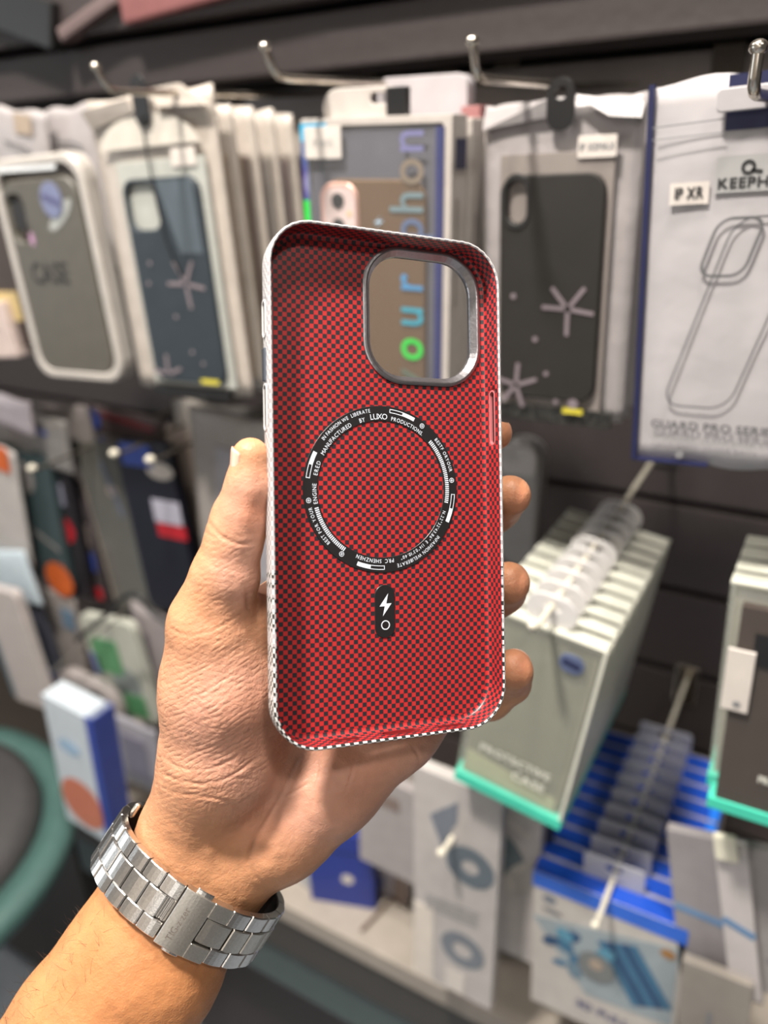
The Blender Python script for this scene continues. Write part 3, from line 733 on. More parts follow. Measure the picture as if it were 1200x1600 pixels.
# a few dark hairs on the far edge of the forearm
hv, hf = [], []
rnd = random.Random(11); ix = np.nonzero((PX < PY * -0.72 + 1290) & (PY > 1420) & (PY < 1640) & (no[:, 2] < .55) & (no[:, 0] < -.25))[0]
wn = no @ W2C.T; wc = l2w(co2) - WR; dn = (l2w(lens(150, 1610, 285))[0] - l2w(lens(285, 1398, 290))[0]); dn /= np.linalg.norm(dn)
for i in rnd.sample(list(ix), min(200, len(ix))):
    p = wc[i]; n_ = wn[i]; d = -dn * rnd.uniform(-.2, .4) + n_ * rnd.uniform(.1, .35) + np.array([rnd.uniform(-.4, .4) for _ in range(3)]); d /= np.linalg.norm(d); L_ = rnd.uniform(.003, .007); s_ = np.cross(d, n_); s_ /= np.linalg.norm(s_) + 1e-9
    s0 = len(hv); w_ = 0.00004
    q1 = p + d * L_ * .5 + n_ * .0002; q2 = p + d * L_ - n_ * .0002
    hv += [p - s_ * w_, p + s_ * w_, q1 + s_ * w_ * .8, q1 - s_ * w_ * .8, q2, p + n_ * w_, q1 + n_ * w_]
    hf += [(s0, s0 + 1, s0 + 2, s0 + 3), (s0 + 3, s0 + 2, s0 + 4), (s0 + 1, s0 + 5, s0 + 6, s0 + 2), (s0 + 5, s0, s0 + 3, s0 + 6), (s0 + 2, s0 + 6, s0 + 4), (s0 + 6, s0 + 3, s0 + 4)]
hair = link('arm_hair', hv, hf, mat('dark_hair', (0.05, 0.025, 0.012), 0.6), hand); hair['kind'] = 'stuff'

# ---------------------------------------------------------------- steel bracelet watch
BU = np.array([0.84, 0.5426, 0.02]); BU /= np.linalg.norm(BU); BA = np.array([0.5426, -0.84, 0.04]); BA -= BU * (BA @ BU); BA /= np.linalg.norm(BA); BN = np.cross(BU, BA)
if BN[2] > 0: BN = -BN
BC = lens(296, 1377, 290.5)
WATCH = mat('polished_steel', (0.80, 0.78, 0.76), 0.25, 1.0, bump=0.03, scale=1500, vary=0.08)
WATCHB = mat('satin_steel', (0.68, 0.65, 0.60), 0.36, 1.0, bump=0.03, scale=1500, vary=0.08)
DARKG = mat('gap_shade_dark', (0.07, 0.06, 0.055), 0.4, 0.8)
watch = empty('wristwatch', tuple(l2w(lens(296, 1377, 265))[0])); WO = np.array(watch.location)
tag(watch, 'silver steel link bracelet wristwatch, folding clasp on the inner wrist', 'watch')
SA, SB = 32.2, 22.8
NS = 2000; th_ = np.linspace(0, 2 * math.pi, NS + 1); ex = SA * np.sin(th_); ez = SB * np.cos(th_)
sl_ = np.concatenate([[0], np.cumsum(np.hypot(np.diff(ex), np.diff(ez)))]); CIRC = sl_[-1]
def band_pt(s, v, h):
    """s mm round the wrist from the clasp side centre (towards the thumb negative), v mm along the arm, h mm out of the skin"""
    t = np.interp(s % CIRC, sl_, th_); n = np.array([math.sin(t) / SA, math.cos(t) / SB]); n /= np.linalg.norm(n)
    x = SA * math.sin(t) + n[0] * h; z = SB * math.cos(t) + n[1] * h
    return BC + BU * x + BN * z + BA * v
def link_piece(name, s0, s1, v0, v1, h0, h1, m, parent, crown=0.25, bev=0.35, ns=4):
    V, Fa = [], []
    prof = []
    # cross-section over v with bevels, swept along s
    for (v, h) in ((v0, h0), (v0, h1 - bev), (v0 + bev, h1), (v1 - bev, h1), (v1, h1 - bev), (v1, h0)): prof.append((v, h))
    st = [(s0, -bev)] + [(s0 + bev + (s1 - s0 - 2 * bev) * i / ns, crown * math.sin(math.pi * i / ns)) for i in range(ns + 1)] + [(s1, -bev)]
    for s, dh in st:
        for v, h in prof: V.append(band_pt(s, v, h + (dh if h > h0 else 0)))
    P_ = len(prof)
    for i in range(len(st) - 1):
        for j in range(P_): Fa.append((i * P_ + j, (i + 1) * P_ + j, (i + 1) * P_ + (j + 1) % P_, i * P_ + (j + 1) % P_))
    Fa.append(tuple(range(P_))); Fa.append(tuple(range((len(st) - 1) * P_, len(st) * P_))[::-1])
    bm = bmesh.new(); bv = [bm.verts.new(x) for x in (l2w(np.array(V)) - WO)]
    for f in Fa: bm.faces.new([bv[i] for i in f])
    return link_bm(name, bm, m, parent)
HW = 10.2; CLW = 17.0; CL0 = -1.0; CL1 = CL0 + CLW; PIT = 7.35
s_list = [CL0 - 0.35 - PIT * (i + 1) for i in range(11)] + [CL1 + .3 + PIT * i for i in range(8)]
for s in s_list:
    left = s < 0
    o_ = 0.0; c_ = -3.4 if left else 3.4
    link_piece('edge_link', s + .15, s + PIT - .2, 4.4, HW, .3, 3.0, WATCH, watch)
    link_piece('edge_link', s + .15, s + PIT - .2, -HW, -4.4, .3, 3.0, WATCH, watch)
    link_piece('center_link', s + c_ + .15, s + c_ + PIT - .2, -4.25, 4.25, .3, 3.2, WATCHB if s > 0 else WATCH, watch)
for q_ in range(12): link_piece('gap_shade_liner', CIRC * q_ / 12, CIRC * (q_ + 1) / 12 + .3, -9.6, 9.6, .1, 1.3, DARKG, watch, crown=0, bev=.05)  # dark liner added behind the links as the shade in their gaps
link_piece('hinge_bar', CL0 - 4.2, CL0 - 2.4, -4.2, 4.2, .3, 2.2, WATCH, watch); link_piece('hinge_bar', CL0 - 2.2, CL0 - .4, -4.2, 4.2, .3, 2.2, WATCH, watch)
# clasp plate with a notch on its little-finger side
link_piece('clasp_plate', CL0, CL1 - 6.6, -HW - .3, HW + .3, .3, 3.7, WATCHB, watch, crown=.1, bev=.25, ns=8)
link_piece('clasp_plate', CL1 - 6.62, CL1, 4.9, HW + .3, .3, 3.65, WATCHB, watch, crown=.02, bev=.25)
link_piece('clasp_plate', CL1 - 6.62, CL1, -HW - .3, -4.9, .3, 3.65, WATCHB, watch, crown=.02, bev=.25)
link_piece('center_link', CL1 - 6.0, CL1 + 3.45, -4.3, 4.3, .3, 2.9, WATCHB, watch)
link_piece('push_tab', CL0 + 3.2, CL0 + 9.0, HW + .1, HW + 1.9, .8, 3.0, WATCH, watch, bev=.3); link_piece('push_tab', CL0 + 3.4, CL0 + 9.0, -HW - 1.6, -HW - .1, .8, 3.0, WATCH, watch, bev=.3)
# worn engraving on the clasp
s_mid = CL0 + 4.6; pA = l2w(band_pt(s_mid, -7.5, 3.86))[0] - WO; pB = l2w(band_pt(s_mid, 7.5, 3.86))[0] - WO; pn = l2w(band_pt(s_mid, 0, 6.0))[0] - l2w(band_pt(s_mid, 0, 3.86))[0]
xd = Vector(pB - pA).normalized(); yd = Vector(pn).normalized().cross(xd)
text_flat('engraving', 'TIG-z\u00b7zer', 0.0034, pA, xd, yd, mat('engraved_line', (0.20, 0.17, 0.15), 0.6, 0.3), watch, stretch=.9)
# the watch head on the far side of the wrist, its crown peeping past the edge
hc = BC - BN * (SB + 5.5); Vh, Fh = [], []
bm = bmesh.new(); rgs = []
for r, h in ((17, -3.5), (19.6, -2.5), (20, 0), (19.6, 3), (18, 4.6), (16.6, 5.0)):
    rgs.append([bm.verts.new(x) for x in (l2w(np.array([hc + (BU * math.cos(a) + BA * math.sin(a)) * r - BN * h for a in np.linspace(0, 2 * math.pi, 40, endpoint=False)])) - WO)])
for a, b_ in zip(rgs, rgs[1:]):
    for i in range(40): bm.faces.new((a[i], a[(i + 1) % 40], b_[(i + 1) % 40], b_[i]))
bm.faces.new(rgs[0]); link_bm('watch_case', bm, WATCH, watch, False)
bm = bmesh.new(); bm.faces.new([bm.verts.new(x) for x in (l2w(np.array([hc + (BU * math.cos(a) + BA * math.sin(a)) * 16.6 - BN * 4.95 for a in np.linspace(0, 2 * math.pi, 40, endpoint=False)])) - WO)]); link_bm('dial', bm, mat('dial_navy', (0.02, 0.03, 0.07), 0.2, coat=1.0), watch)
c0 = lens(213, 1262, 290); tube('crown_tip', list(l2w(np.array([c0 + BA * -3.0, c0 + BA * 0.8])) - WO), 0.0011, mat('bright_steel', (0.9, 0.85, 0.75), 0.25, 0.9), watch)

# ---------------------------------------------------------------- goods on the display wall
hang_dims = {}
def hang(name, label, cat, Y, tl, tr, br, bl, group=None, wh=None, yaw=0.0):
    """root at the foot of a pack whose front stands at depth Y; returns root, width, height"""
    P = [Vector(at(*p, Y)) for p in (tl, tr, br, bl)]; tc_ = (P[0] + P[1]) / 2; bc_ = (P[2] + P[3]) / 2
    w = ((P[1] - P[0]).length + (P[2] - P[3]).length) / 2; up = tc_ - bc_; h = up.length; hang_dims.update(w=w, h=h)
    if wh: w, h = wh
    ang = math.atan2(up.x, up.z)
    o = empty(name, matrix=Matrix.Translation(bc_) @ Matrix.Rotation(ang, 4, 'Y') @ Matrix.Rotation(yaw, 4, 'Z')); tag(o, label, cat, group); return o, w, h
def pouch(name, w, h, t, m, parent, puff=1.0, x0=0.0, z0=0.0, y0=0.0, seed=1, nx=14, nz=20, top_cut=0.0):
    r = np.random.RandomState(seed); ph = r.rand(8) * 6.28; V = []; Fa = []
    for side in (0, 1):
        for i in range(nx + 1):
            for j in range(nz + 1):
                u = 2 * i / nx - 1; v = 2 * j / nz - 1
                sh = (1 - abs(u) ** 3.2) * (1 - abs(v) ** 5) + 0.10 * math.sin(3 * u + ph[0] + 2 * v) * (1 - u * u) * (1 - v * v) + 0.06 * math.sin(7 * v + ph[1] + 3 * u) * (1 - u * u)
                xx = x0 + u * w / 2 * (1 - (top_cut * max(0, v - 0.72) / 0.28 if top_cut else 0)); z = z0 + (v + 1) * h / 2 + 0.0015 * math.sin(5 * u + ph[2]) * (1 if abs(v) == 1 else 0)
                y = (y0 + t * .22 * (1 - sh * puff)) if side == 0 else (y0 + t - .0003 - t * .5 * (1 - sh * puff))
                V.append((xx, y, z))
    n_ = (nx + 1) * (nz + 1)
    for i in range(nx):
        for j in range(nz):
            a = i * (nz + 1) + j; q = (a, a + nz + 1, a + nz + 2, a + 1); Fa.append(q); Fa.append(tuple(x + n_ for x in q[::-1]))
    bd = [i * (nz + 1) for i in range(nx + 1)] + [nx * (nz + 1) + j for j in range(1, nz + 1)] + [i * (nz + 1) + nz for i in range(nx - 1, -1, -1)] + [j for j in range(nz - 1, 0, -1)]
    for a, b_ in zip(bd, bd[1:] + bd[:1]): Fa.append((b_, a, a + n_, b_ + n_))
    return link(name, V, Fa, m, parent, smooth=True)
def tx(name, s, size, x, y, z, m, parent, center=True, up=False, stretch=1.0, bold=0.0):
    """printed line on a pack front; up=True runs it upwards"""
    if up: return text_flat(name, s, size, (x, y, z), (0, 0, 1), (-1, 0, 0), m, parent, center, stretch=stretch, bold=bold)
    return text_flat(name, s, size, (x, y, z), (1, 0, 0), (0, 0, 1), m, parent, center, stretch=stretch, bold=bold)
def flat(name, polys, y, m, parent, th=0.0003):
    """thin printed or stuck shapes on a pack front: outlines in (x, z)"""
    bm = bmesh.new()
    for pts in polys:
        a = [bm.verts.new((x, y, z)) for x, z in pts]; b_ = [bm.verts.new((x, y + th, z)) for x, z in pts]
        bm.faces.new(a); bm.faces.new(b_[::-1])
        for i in range(len(pts)): bm.faces.new((a[i], a[(i + 1) % len(pts)], b_[(i + 1) % len(pts)], b_[i]))
    return link_bm(name, bm, m, parent)
def disc(cx, cz, rx, rz=None, n=28, rot=0): 
    rz = rz or rx; c, s = math.cos(rot), math.sin(rot)
    return [(cx + rx * math.cos(t) * c - rz * math.sin(t) * s, cz + rx * math.cos(t) * s + rz * math.sin(t) * c) for t in [2 * math.pi * k / n for k in range(n)]]
def bar(x0, z0, x1, z1, w):
    d = Vector((x1 - x0, z1 - z0)).normalized() * w / 2; return [(x0 - d.y, z0 + d.x), (x0 + d.y, z0 - d.x), (x1 + d.y, z1 - d.x), (x1 - d.y, z1 + d.x)]
def star(cx, cz, r, angs, w, y, m, parent): return flat('printed_star', [bar(cx + r * .12 * math.cos(math.radians(a)), cz + r * .12 * math.sin(math.radians(a)), cx + r * math.cos(math.radians(a)), cz + r * math.sin(math.radians(a)), w) for a in angs], y, m, parent)

FROST = mat('frosted_white_film', (0.47, 0.42, 0.375), 0.35, bump=0.35, scale=70)
FROSTG = mat('frosted_grey_film', (0.36, 0.335, 0.34), 0.38, bump=0.35, scale=70)
CLEAR = mat('clear_film', (0.8, 0.8, 0.8), 0.12, alpha=0.03, vary=0.02, spec=.25)
CLEARB = mat('clear_box_plastic', (0.72, 0.74, 0.66), 0.15, alpha=0.22, vary=0.03)
CARDW = mat('white_card', (0.48, 0.44, 0.41), 0.6); CARDG = mat('grey_card', (0.24, 0.21, 0.195), 0.6); CARDB = mat('beige_card', (0.36, 0.29, 0.23), 0.6)
BLACKP = mat('black_plastic', (0.012, 0.012, 0.013), 0.4); NAVYC = mat('navy_case_rubber', (0.032, 0.042, 0.052), 0.5, spec=.3); DARKC = mat('dark_case_rubber', (0.026, 0.024, 0.022), 0.6, spec=.25)
STARM = mat('pale_mauve_print', (0.22, 0.18, 0.20), 0.5); LABEL = mat('sticker_white', (0.62, 0.57, 0.53), 0.6); INKB = mat('print_black', (0.02, 0.02, 0.022), 0.6)
YELLOW = mat('yellow_print', (0.60, 0.52, 0.05), 0.5); NAVY = mat('navy_print', (0.012, 0.015, 0.062), 0.5); GREYI = mat('print_grey', (0.22, 0.22, 0.23), 0.6)
TEAL = mat('teal_plastic', (0.06, 0.58, 0.42), 0.4); PINK = mat('dusty_pink_card', (0.30, 0.13, 0.13), 0.6)
ROD = mat('cream_rod_coat', (.66, .62, .52), .35)
CHROME = mat('hook_chrome', (0.62, 0.57, 0.50), 0.22, 1.0, vary=0.05)

def hook(label, bend_px, Y, up, lean=0.3, rad=0.0024, group='chrome display hooks', wallpt=WALL_Y - 0.006, m=None, mr=None):
    m = m or CHROME; B = Vector(at(*bend_px, Y)) if Y is not None else Vector(bend_px); o = empty('display_hook', tuple((B.x, wallpt, B.z + 0.004))); tag(o, label, 'hook', group); O = Vector(o.location)
    T = B + Vector((0, -up * lean, up)); L_ = [Vector((B.x, wallpt, B.z + 0.012)), Vector((B.x, (B.y + wallpt) / 2, B.z + 0.003)), B + Vector((0, .012, 0)), B + Vector((0, .004, .0006)), B + Vector((0, 0, .003)), B + Vector((0, -up * lean * .3, up * .3 + .001)), T]
    pts = [p - O for p in L_[:3]]; pts2 = [pts[0], (pts[0] + pts[1]) / 2, pts[1], (pts[1] + pts[2]) / 2] + [p - O for p in L_[2:]]
    tube('rod', pts2, rad if mr is None else rad * .5, mr or m, o, n=12)
    bm = bmesh.new(); bmesh.ops.create_uvsphere(bm, u_segments=14, v_segments=10, radius=rad * 1.5)
    for v in bm.verts: v.co = Vector((v.co.x, v.co.y, v.co.z * .8)) + T - O
    link_bm('rounded_tip', bm, m, o, True)
    box('wall_clip', (-0.012, -0.004, -0.022), (0.012, 0.0, 0.026), CHROME, o, bev=.001); return B
H1 = hook('chrome hook holding the frosted bags with the navy case', (168, 142), .43, .014, .5)
H2 = hook('chrome hook holding the holographic edged box', (430, 121), .42, .015, .5)
H3 = hook('chrome hook holding the bags with the dark grey case', (745, 122), .42, .016, .35)
H4 = hook('chrome hook at the picture edge, over the blue edged white pouch', (1176, 146), .37, .0155, .05)

def hang_tab(parent, x, z, w, h, y, m=None, hole=.0035, name='hang_tab'):
    return rprism(name, (x, z, w, h, w * .48), y, y + .0012, m or BLACKP, parent, holes=[(x, z + h * .22, hole * 2, hole * 2, hole * .98)], bev=.0002)

# --- frosted bag with the dark case, third hook
def dark_case_bag(label, Y, quad, first=True, group='frosted bags on the third hook'):
    o, w, h = hang('case_bag', label, 'case bag', Y, *quad, group=group)
    pouch('bag', w, h, .012, FROSTG, o, seed=3, y0=.002)
    if first:
        # folded shoulders at the top, window card, case, prints
        box('window_card', (-w * .37, -.0016, h * .03), (w * .36, .001, h * .855), CARDG, o, bev=.0004)
        c = rprism('case', (-w * .015, h * .435, w * .68, h * .72, .011), -.0055, -.0017, DARKC, o, holes=[(-w * .015 - w * .225, h * .715, w * .135, h * .13, .007)], bev=.001)
        rprism('camera_opening_rim', (-w * .24, h * .715, w * .18, h * .17, .009), -.0062, -.0050, mat('dark_rim', (.018, .018, .018), .5), c, holes=[(-w * .24, h * .715, w * .138, h * .133, .007)], bev=.0003)
        box('window_card', (-w * .31, -.0014, h * .65), (-w * .19, -.0012, h * .79), CARDW, o)
        star(w * .125, h * .385, .0165, (130, 52, 178, 352, 270), .0026, -.0060, STARM, c); star(-w * .22, h * .115, .0150, (85, 165, 20, 290, 230), .0026, -.0060, STARM, c)
        for d_ in ([disc(-w * .25, h * .42, .0018), disc(-w * .09, h * .28, .0017), disc(-.0005, h * .165, .0016), disc(w * .07, h * .07, .0016)]): flat('printed_dot', [d_], -.0060, STARM, c)
        flat('printed_mark', [bar(w * .12, h * .042, w * .26, h * .042, .0036)], -.0060, YELLOW, c); flat('printed_mark', [disc(w * .19, h * .068, .0035, .0032)], -.0060, STARM, c)
        rprism('size_sticker', (w * .25, h * .865, w * .235, h * .062, .001), -.0030, -.0022, LABEL, o, bev=.0002)
        tx('lettering', 'IP XSMAX', .0052, w * .25, -.0032, h * .855, GREYI, o, bold=.0003, stretch=.85)
        box('glitter_band', (-w * .46, -.0030, -h * .012), (w * .44, .001, h * .045), mat('black_glitter', (.03, .03, .028), .35, vary=.9, scale=420), o, bev=.0004)
        hang_tab(o, w * .02, h * .985, .0165, .027, -.0042)
        fold = link('folded_shoulder', [(-w * .5, .0, h * .93), (-w * .5, .004, h * .985), (-w * .05, -.003, h * 1.005), (-w * .05, -.001, h * .955), (-w * .5, .003, h * .93), (-w * .5, .007, h * .985), (-w * .05, .001, h * 1.005), (-w * .05, .002, h * .955)], [(0, 1, 2, 3), (7, 6, 5, 4), (0, 4, 5, 1), (1, 5, 6, 2), (2, 6, 7, 3), (3, 7, 4, 0)], FROSTG, o)
        link('folded_shoulder', [(w * .09, -.003, h * 1.01), (w * .5, .001, h * .975), (w * .5, -.004, h * .935), (w * .32, -.006, h * .945), (w * .09, .001, h * 1.01), (w * .5, .006, h * .975), (w * .5, .001, h * .935), (w * .32, .0, h * .945)], [(0, 1, 2, 3), (7, 6, 5, 4), (0, 4, 5, 1), (1, 5, 6, 2), (2, 6, 7, 3), (3, 7, 4, 0)], FROSTG, o)
    return o
QE = ((745, 160), (1019, 150), (959, 655), (762, 650))
dark_case_bag('frosted bag with a dark grey camera-cutout case, star prints and black hang tab', .487, QE)
for i, dy in enumerate((.02, .038, .056)):
    q = hang('case_bag', ['frosted bag directly behind the dark grey case bag', 'frosted bag third from the front behind the dark grey case', 'rearmost frosted bag behind the dark grey case'][i], 'case bag', .487, *QE, group='frosted bags on the third hook'); o, w, h = q
    o.location.y += dy; o.location.x += .002 * i; pouch('bag', w, h, .010, FROSTG, o, seed=8 + i); box('case', (-w * .36, .001, h * .06), (w * .34, .0085, h * .8), CARDB, o, bev=.001)

# --- frosted bag with the navy case, first hook
QB = ((128, 160), (322, 128), (388, 622), (216, 604))
def navy_bag():
    o, w, h = hang('case_bag', 'creamy frosted bag with a navy star-printed case, its cord hanging from a black tab', 'case bag', .50, *QB, group='frosted bags on the first hook')
    pouch('bag', w, h, .013, FROST, o, seed=5, y0=.002)
    flat('header_arc', [[(x_, z_) for x_, z_ in [(-w * .42, h * .84)] + [(w * .40 * math.cos(math.radians(a)), h * .84 + h * .10 * math.sin(math.radians(a))) for a in range(170, 5, -10)] + [(w * .42, h * .84)]]], -.0022, mat('cream_film', (.58, .54, .48), .4), o)
    box('window_card', (-w * .30, -.0016, h * .03), (w * .42, .001, h * .80), mat('pale_grey_green_card', (.42, .43, .40), .5), o, bev=.0004)
    c = rprism('case', (w * .055, h * .395, w * .62, h * .70, .012), -.0060, -.0017, NAVYC, o, holes=[(w * .055 - w * .155, h * .655, w * .25, h * .15, .009)], bev=.001)
    flat('painted_sheen', [[(w * .04, h * .735), (w * .33, h * .735), (w * .34, h * .50), (w * .16, h * .50)]], -.0063, mat('navy_sheen_paint', (.075, .095, .115), .25), c)  # sheen on the case, painted as a lighter navy band
    box('window_card', (-w * .24, -.0014, h * .57), (w * .03, -.0012, h * .74), mat('pale_card', (.6, .56, .5), .6), o)
    star(w * .16, h * .40, .0205, (120, 60, 180, 350, 275), .0030, -.0066, STARM, c); star(-w * .13, h * .07, .018, (85, 170, 20), .0030, -.0066, STARM, c)
    for d_ in ([disc(-w * .12, h * .47, .0018), disc(-w * .16, h * .40, .0018), disc(w * .03, h * .285, .0018), disc(w * .12, h * .16, .0018), disc(w * .2, h * .12, .0016)]): flat('printed_dot', [d_], -.0066, STARM, c)
    flat('printed_mark', [bar(w * .16, h * .055, w * .31, h * .055, .004)], -.0066, YELLOW, c)
    rprism('size_sticker', (w * .27, h * .80, w * .19, h * .055, .001), -.0030, -.0022, LABEL, o, bev=.0002)
    hang_tab(o, w * .02, h * .975, .0165, .036, -.005)
    tube('cord', [(w * .02, -.0062, h * .93), (w * .025, -.0072, h * .84), (w * .03, -.0074, h * .74), (w * .06, -.0078, h * .55), (w * .14, -.0076, h * .43)], .0009, BLACKP, o, n=6)
    link('folded_shoulder', [(-w * .5, -.004, h * .97), (-w * .08, -.006, h * .985), (-w * .05, -.004, h * .945), (-w * .47, .0, h * .91), (-w * .5, .0, h * .97), (-w * .08, .001, h * .985), (-w * .05, .001, h * .945), (-w * .47, .004, h * .91)], [(0, 1, 2, 3), (7, 6, 5, 4), (0, 4, 5, 1), (1, 5, 6, 2), (2, 6, 7, 3), (3, 7, 4, 0)], FROST, o)
    link('folded_shoulder', [(w * .1, -.004, h * 1.005), (w * .30, -.003, h * 1.01), (w * .5, -.004, h * .94), (w * .16, -.007, h * .95), (w * .1, .002, h * 1.005), (w * .30, .003, h * 1.01), (w * .5, .002, h * .94), (w * .16, .001, h * .95)], [(0, 1, 2, 3), (7, 6, 5, 4), (0, 4, 5, 1), (1, 5, 6, 2), (2, 6, 7, 3), (3, 7, 4, 0)], FROST, o)
    box('lower_trim', (-w * .32, -.0035, -h * .015), (w * .36, .002, h * .018), BLACKP, o, bev=.0004)
navy_bag()
for i, dy in enumerate((.024, .050, .076, .102, .128)):
    o, w, h = hang('case_bag', ['bag right behind the navy case bag, only its edge showing', 'third bag on the first hook, brown case edge showing', 'fourth bag on the first hook, rounded clear top', 'fifth bag on the first hook, mauve case edge showing', 'last bag on the first hook, beige case edge showing'][i], 'case bag', .50, *QB, group='frosted bags on the first hook')
    o.location.y += dy; o.location.z -= .002 * i
    pouch('bag', w * .96, h * .95, .012, FROST, o, seed=20 + i)
    box('case', (-w * .33, .0, h * .04), (w * .42, .019, h * .80), [CARDB, mat('brown_card', (.22, .17, .15), .6), CARDW, mat('mauve_card', (.29, .23, .23), .6), CARDB][i], o, bev=.0012)
    rprism('rounded_header', (0, h * .88, w * .6, h * .2, w * .28), .003, .0045, FROST, o)

# --- clear box with the grey case that reads CASE, far left of the top row
o, w, h = hang('case_box', 'rounded clear box with a grey case lettered CASE, left end of the top row', 'case box', .50, (-22, 238), (118, 248), (200, 600), (58, 588))
SMOKE = mat('smoke_grey_case', (.10, .093, .08), .4, spec=.3); SILV = mat('pearl_edge', (.46, .43, .40), .3)
rprism('outer_shell', (0, h / 2, w, h, .022), 0, .016, SILV, o, holes=[(0, h / 2, w * .86, h * .91, .018)], bev=.002)
rprism('back_card', (0, h / 2, w * .97, h * .97, .02), .012, .0155, CARDG, o)
c = rprism('case', (-w * .02, h * .47, w * .84, h * .88, .018), .001, .011, SMOKE, o, holes=[(-w * .30, h * .745, w * .17, h * .2, .008)], bev=.002)
flat('lens_spot', [disc(-w * .27, h * .76, w * .07, h * .07)], .0008, INKB, c)
rprism('round_sticker', (w * .13, h * .815, w * .22, w * .24, w * .11), -.0006, .0002, mat('violet_blue_sticker', (.16, .18, .30), .4), o, bev=.0001)
flat('sticker_band', [bar(w * .04, h * .835, w * .22, h * .795, .005)], -.0009, mat('deep_violet', (.08, .08, .18), .5), o)
flat('hologram_arc', [disc(w * .18, h * .75, w * .17, w * .05, rot=.6)], .0006, mat('hologram_grey', (.30, .31, .29), .2), c)
flat('hologram_arc', [disc(-w * .19, h * .655, w * .025, h * .03)], .0006, mat('hologram_pink', (.42, .22, .36), .2), c)
flat('bright_bar', [bar(-w * .40, h * .955, w * .25, h * .945, .004)], -.0004, mat('white_film_edge', (.7, .72, .74), .2), o)
tx('lettering', 'CASE', .0270, -w * .08, .0006, h * .455, INKB, c, bold=.0007, stretch=.80)
for i, (q, lab, mm_, yy) in enumerate([(((-20, 172), (62, 168), (96, 420), (10, 420)), 'white pouch with a tan patch standing behind the CASE box', FROSTG, .545), (((60, 170), (135, 165), (190, 420), (110, 420)), 'white pouch between the CASE box and the navy case bag', FROSTG, .56)]):
    o, w, h = hang('hanging_pouch', lab, 'pouch', yy, *q); pouch('bag', w, h, .012, mm_, o, seed=31 + i)
    if i == 0: flat('tan_patch', [[(w * .0, h * .86), (w * .3, h * .86), (w * .3, h * .98), (w * .0, h * .98)]], -.001, CARDB, o)
    tube('paper_clip', [(-w * .2, -.002, h * .8), (w * .1, -.003, h * .79), (w * .25, -.002, h * .76)], .0008, BLACKP, o, n=6)
# packs at the extreme left edge, half out of view
o, w, h = hang('case_box', 'dark pack at the very edge of view, beside the CASE box', 'case box', .53, (-90, 330), (0, 330), (50, 540), (-30, 540)); box('carton', (-w / 2, 0, 0), (w / 2, .02, h), mat('dark_brown_card', (.05, .035, .03), .5), o, bev=.002); box('yellow_label', (-w * .1, -.001, h * .2), (w * .45, 0, h * .42), mat('cream_yellow', (.55, .42, .20), .6), o)
o, w, h = hang('case_box', 'pale pink pack low at the edge of view, below the dark pack', 'case box', .52, (-80, 480), (4, 470), (26, 560), (-50, 560)); box('carton', (-w / 2, 0, 0), (w / 2, .02, h), mat('pale_pink_card', (.55, .45, .42), .5), o, bev=.002); flat('printed_mark', [bar(-w * .3, h * .5, w * .3, h * .5, .002)], -.0004, GREYI, o)

# --- holographic edged box with the hex mesh case, second hook
def holo():
    m = bpy.data.materials.new('holographic_foil'); m.use_nodes = True; nt = m.node_tree; b = nt.nodes['Principled BSDF']
    tc = nt.nodes.new('ShaderNodeTexCoord'); w_ = nt.nodes.new('ShaderNodeTexNoise'); w_.inputs['Scale'].default_value = 9; nt.links.new(tc.outputs['Object'], w_.inputs['Vector'])
    lw = nt.nodes.new('ShaderNodeLayerWeight'); ad = nt.nodes.new('ShaderNodeMath'); ad.operation = 'ADD'; nt.links.new(w_.outputs[0], ad.inputs[0]); nt.links.new(lw.outputs['Facing'], ad.inputs[1])
    fr = nt.nodes.new('ShaderNodeMath'); fr.operation = 'FRACT'; ml = nt.nodes.new('ShaderNodeMath'); ml.operation = 'MULTIPLY'; ml.inputs[1].default_value = 1.6; nt.links.new(ad.outputs[0], ml.inputs[0]); nt.links.new(ml.outputs[0], fr.inputs[0])
    r = nt.nodes.new('ShaderNodeValToRGB'); E_ = r.color_ramp.elements; E_[0].color = (.10, .08, .35, 1); E_[1].color = (.35, .33, .62, 1); E_[1].position = 1
    for p, c in ((.25, (.05, .30, .60, 1)), (.45, (.04, .62, .60, 1)), (.6, (.05, .75, .25, 1)), (.8, (.20, .30, .55, 1))): e = E_.new(p); e.color = c
    nt.links.new(fr.outputs[0], r.inputs[0]); nt.links.new(r.outputs[0], b.inputs['Base Color']); b.inputs['Metallic'].default_value = .5; b.inputs['Roughness'].default_value = .25; return m
HOLO = holo(); GREENH = mat('holographic_green', (.03, .75, .08), .3, .3); CYANH = mat('holographic_cyan', (.03, .45, .75), .3, .3)
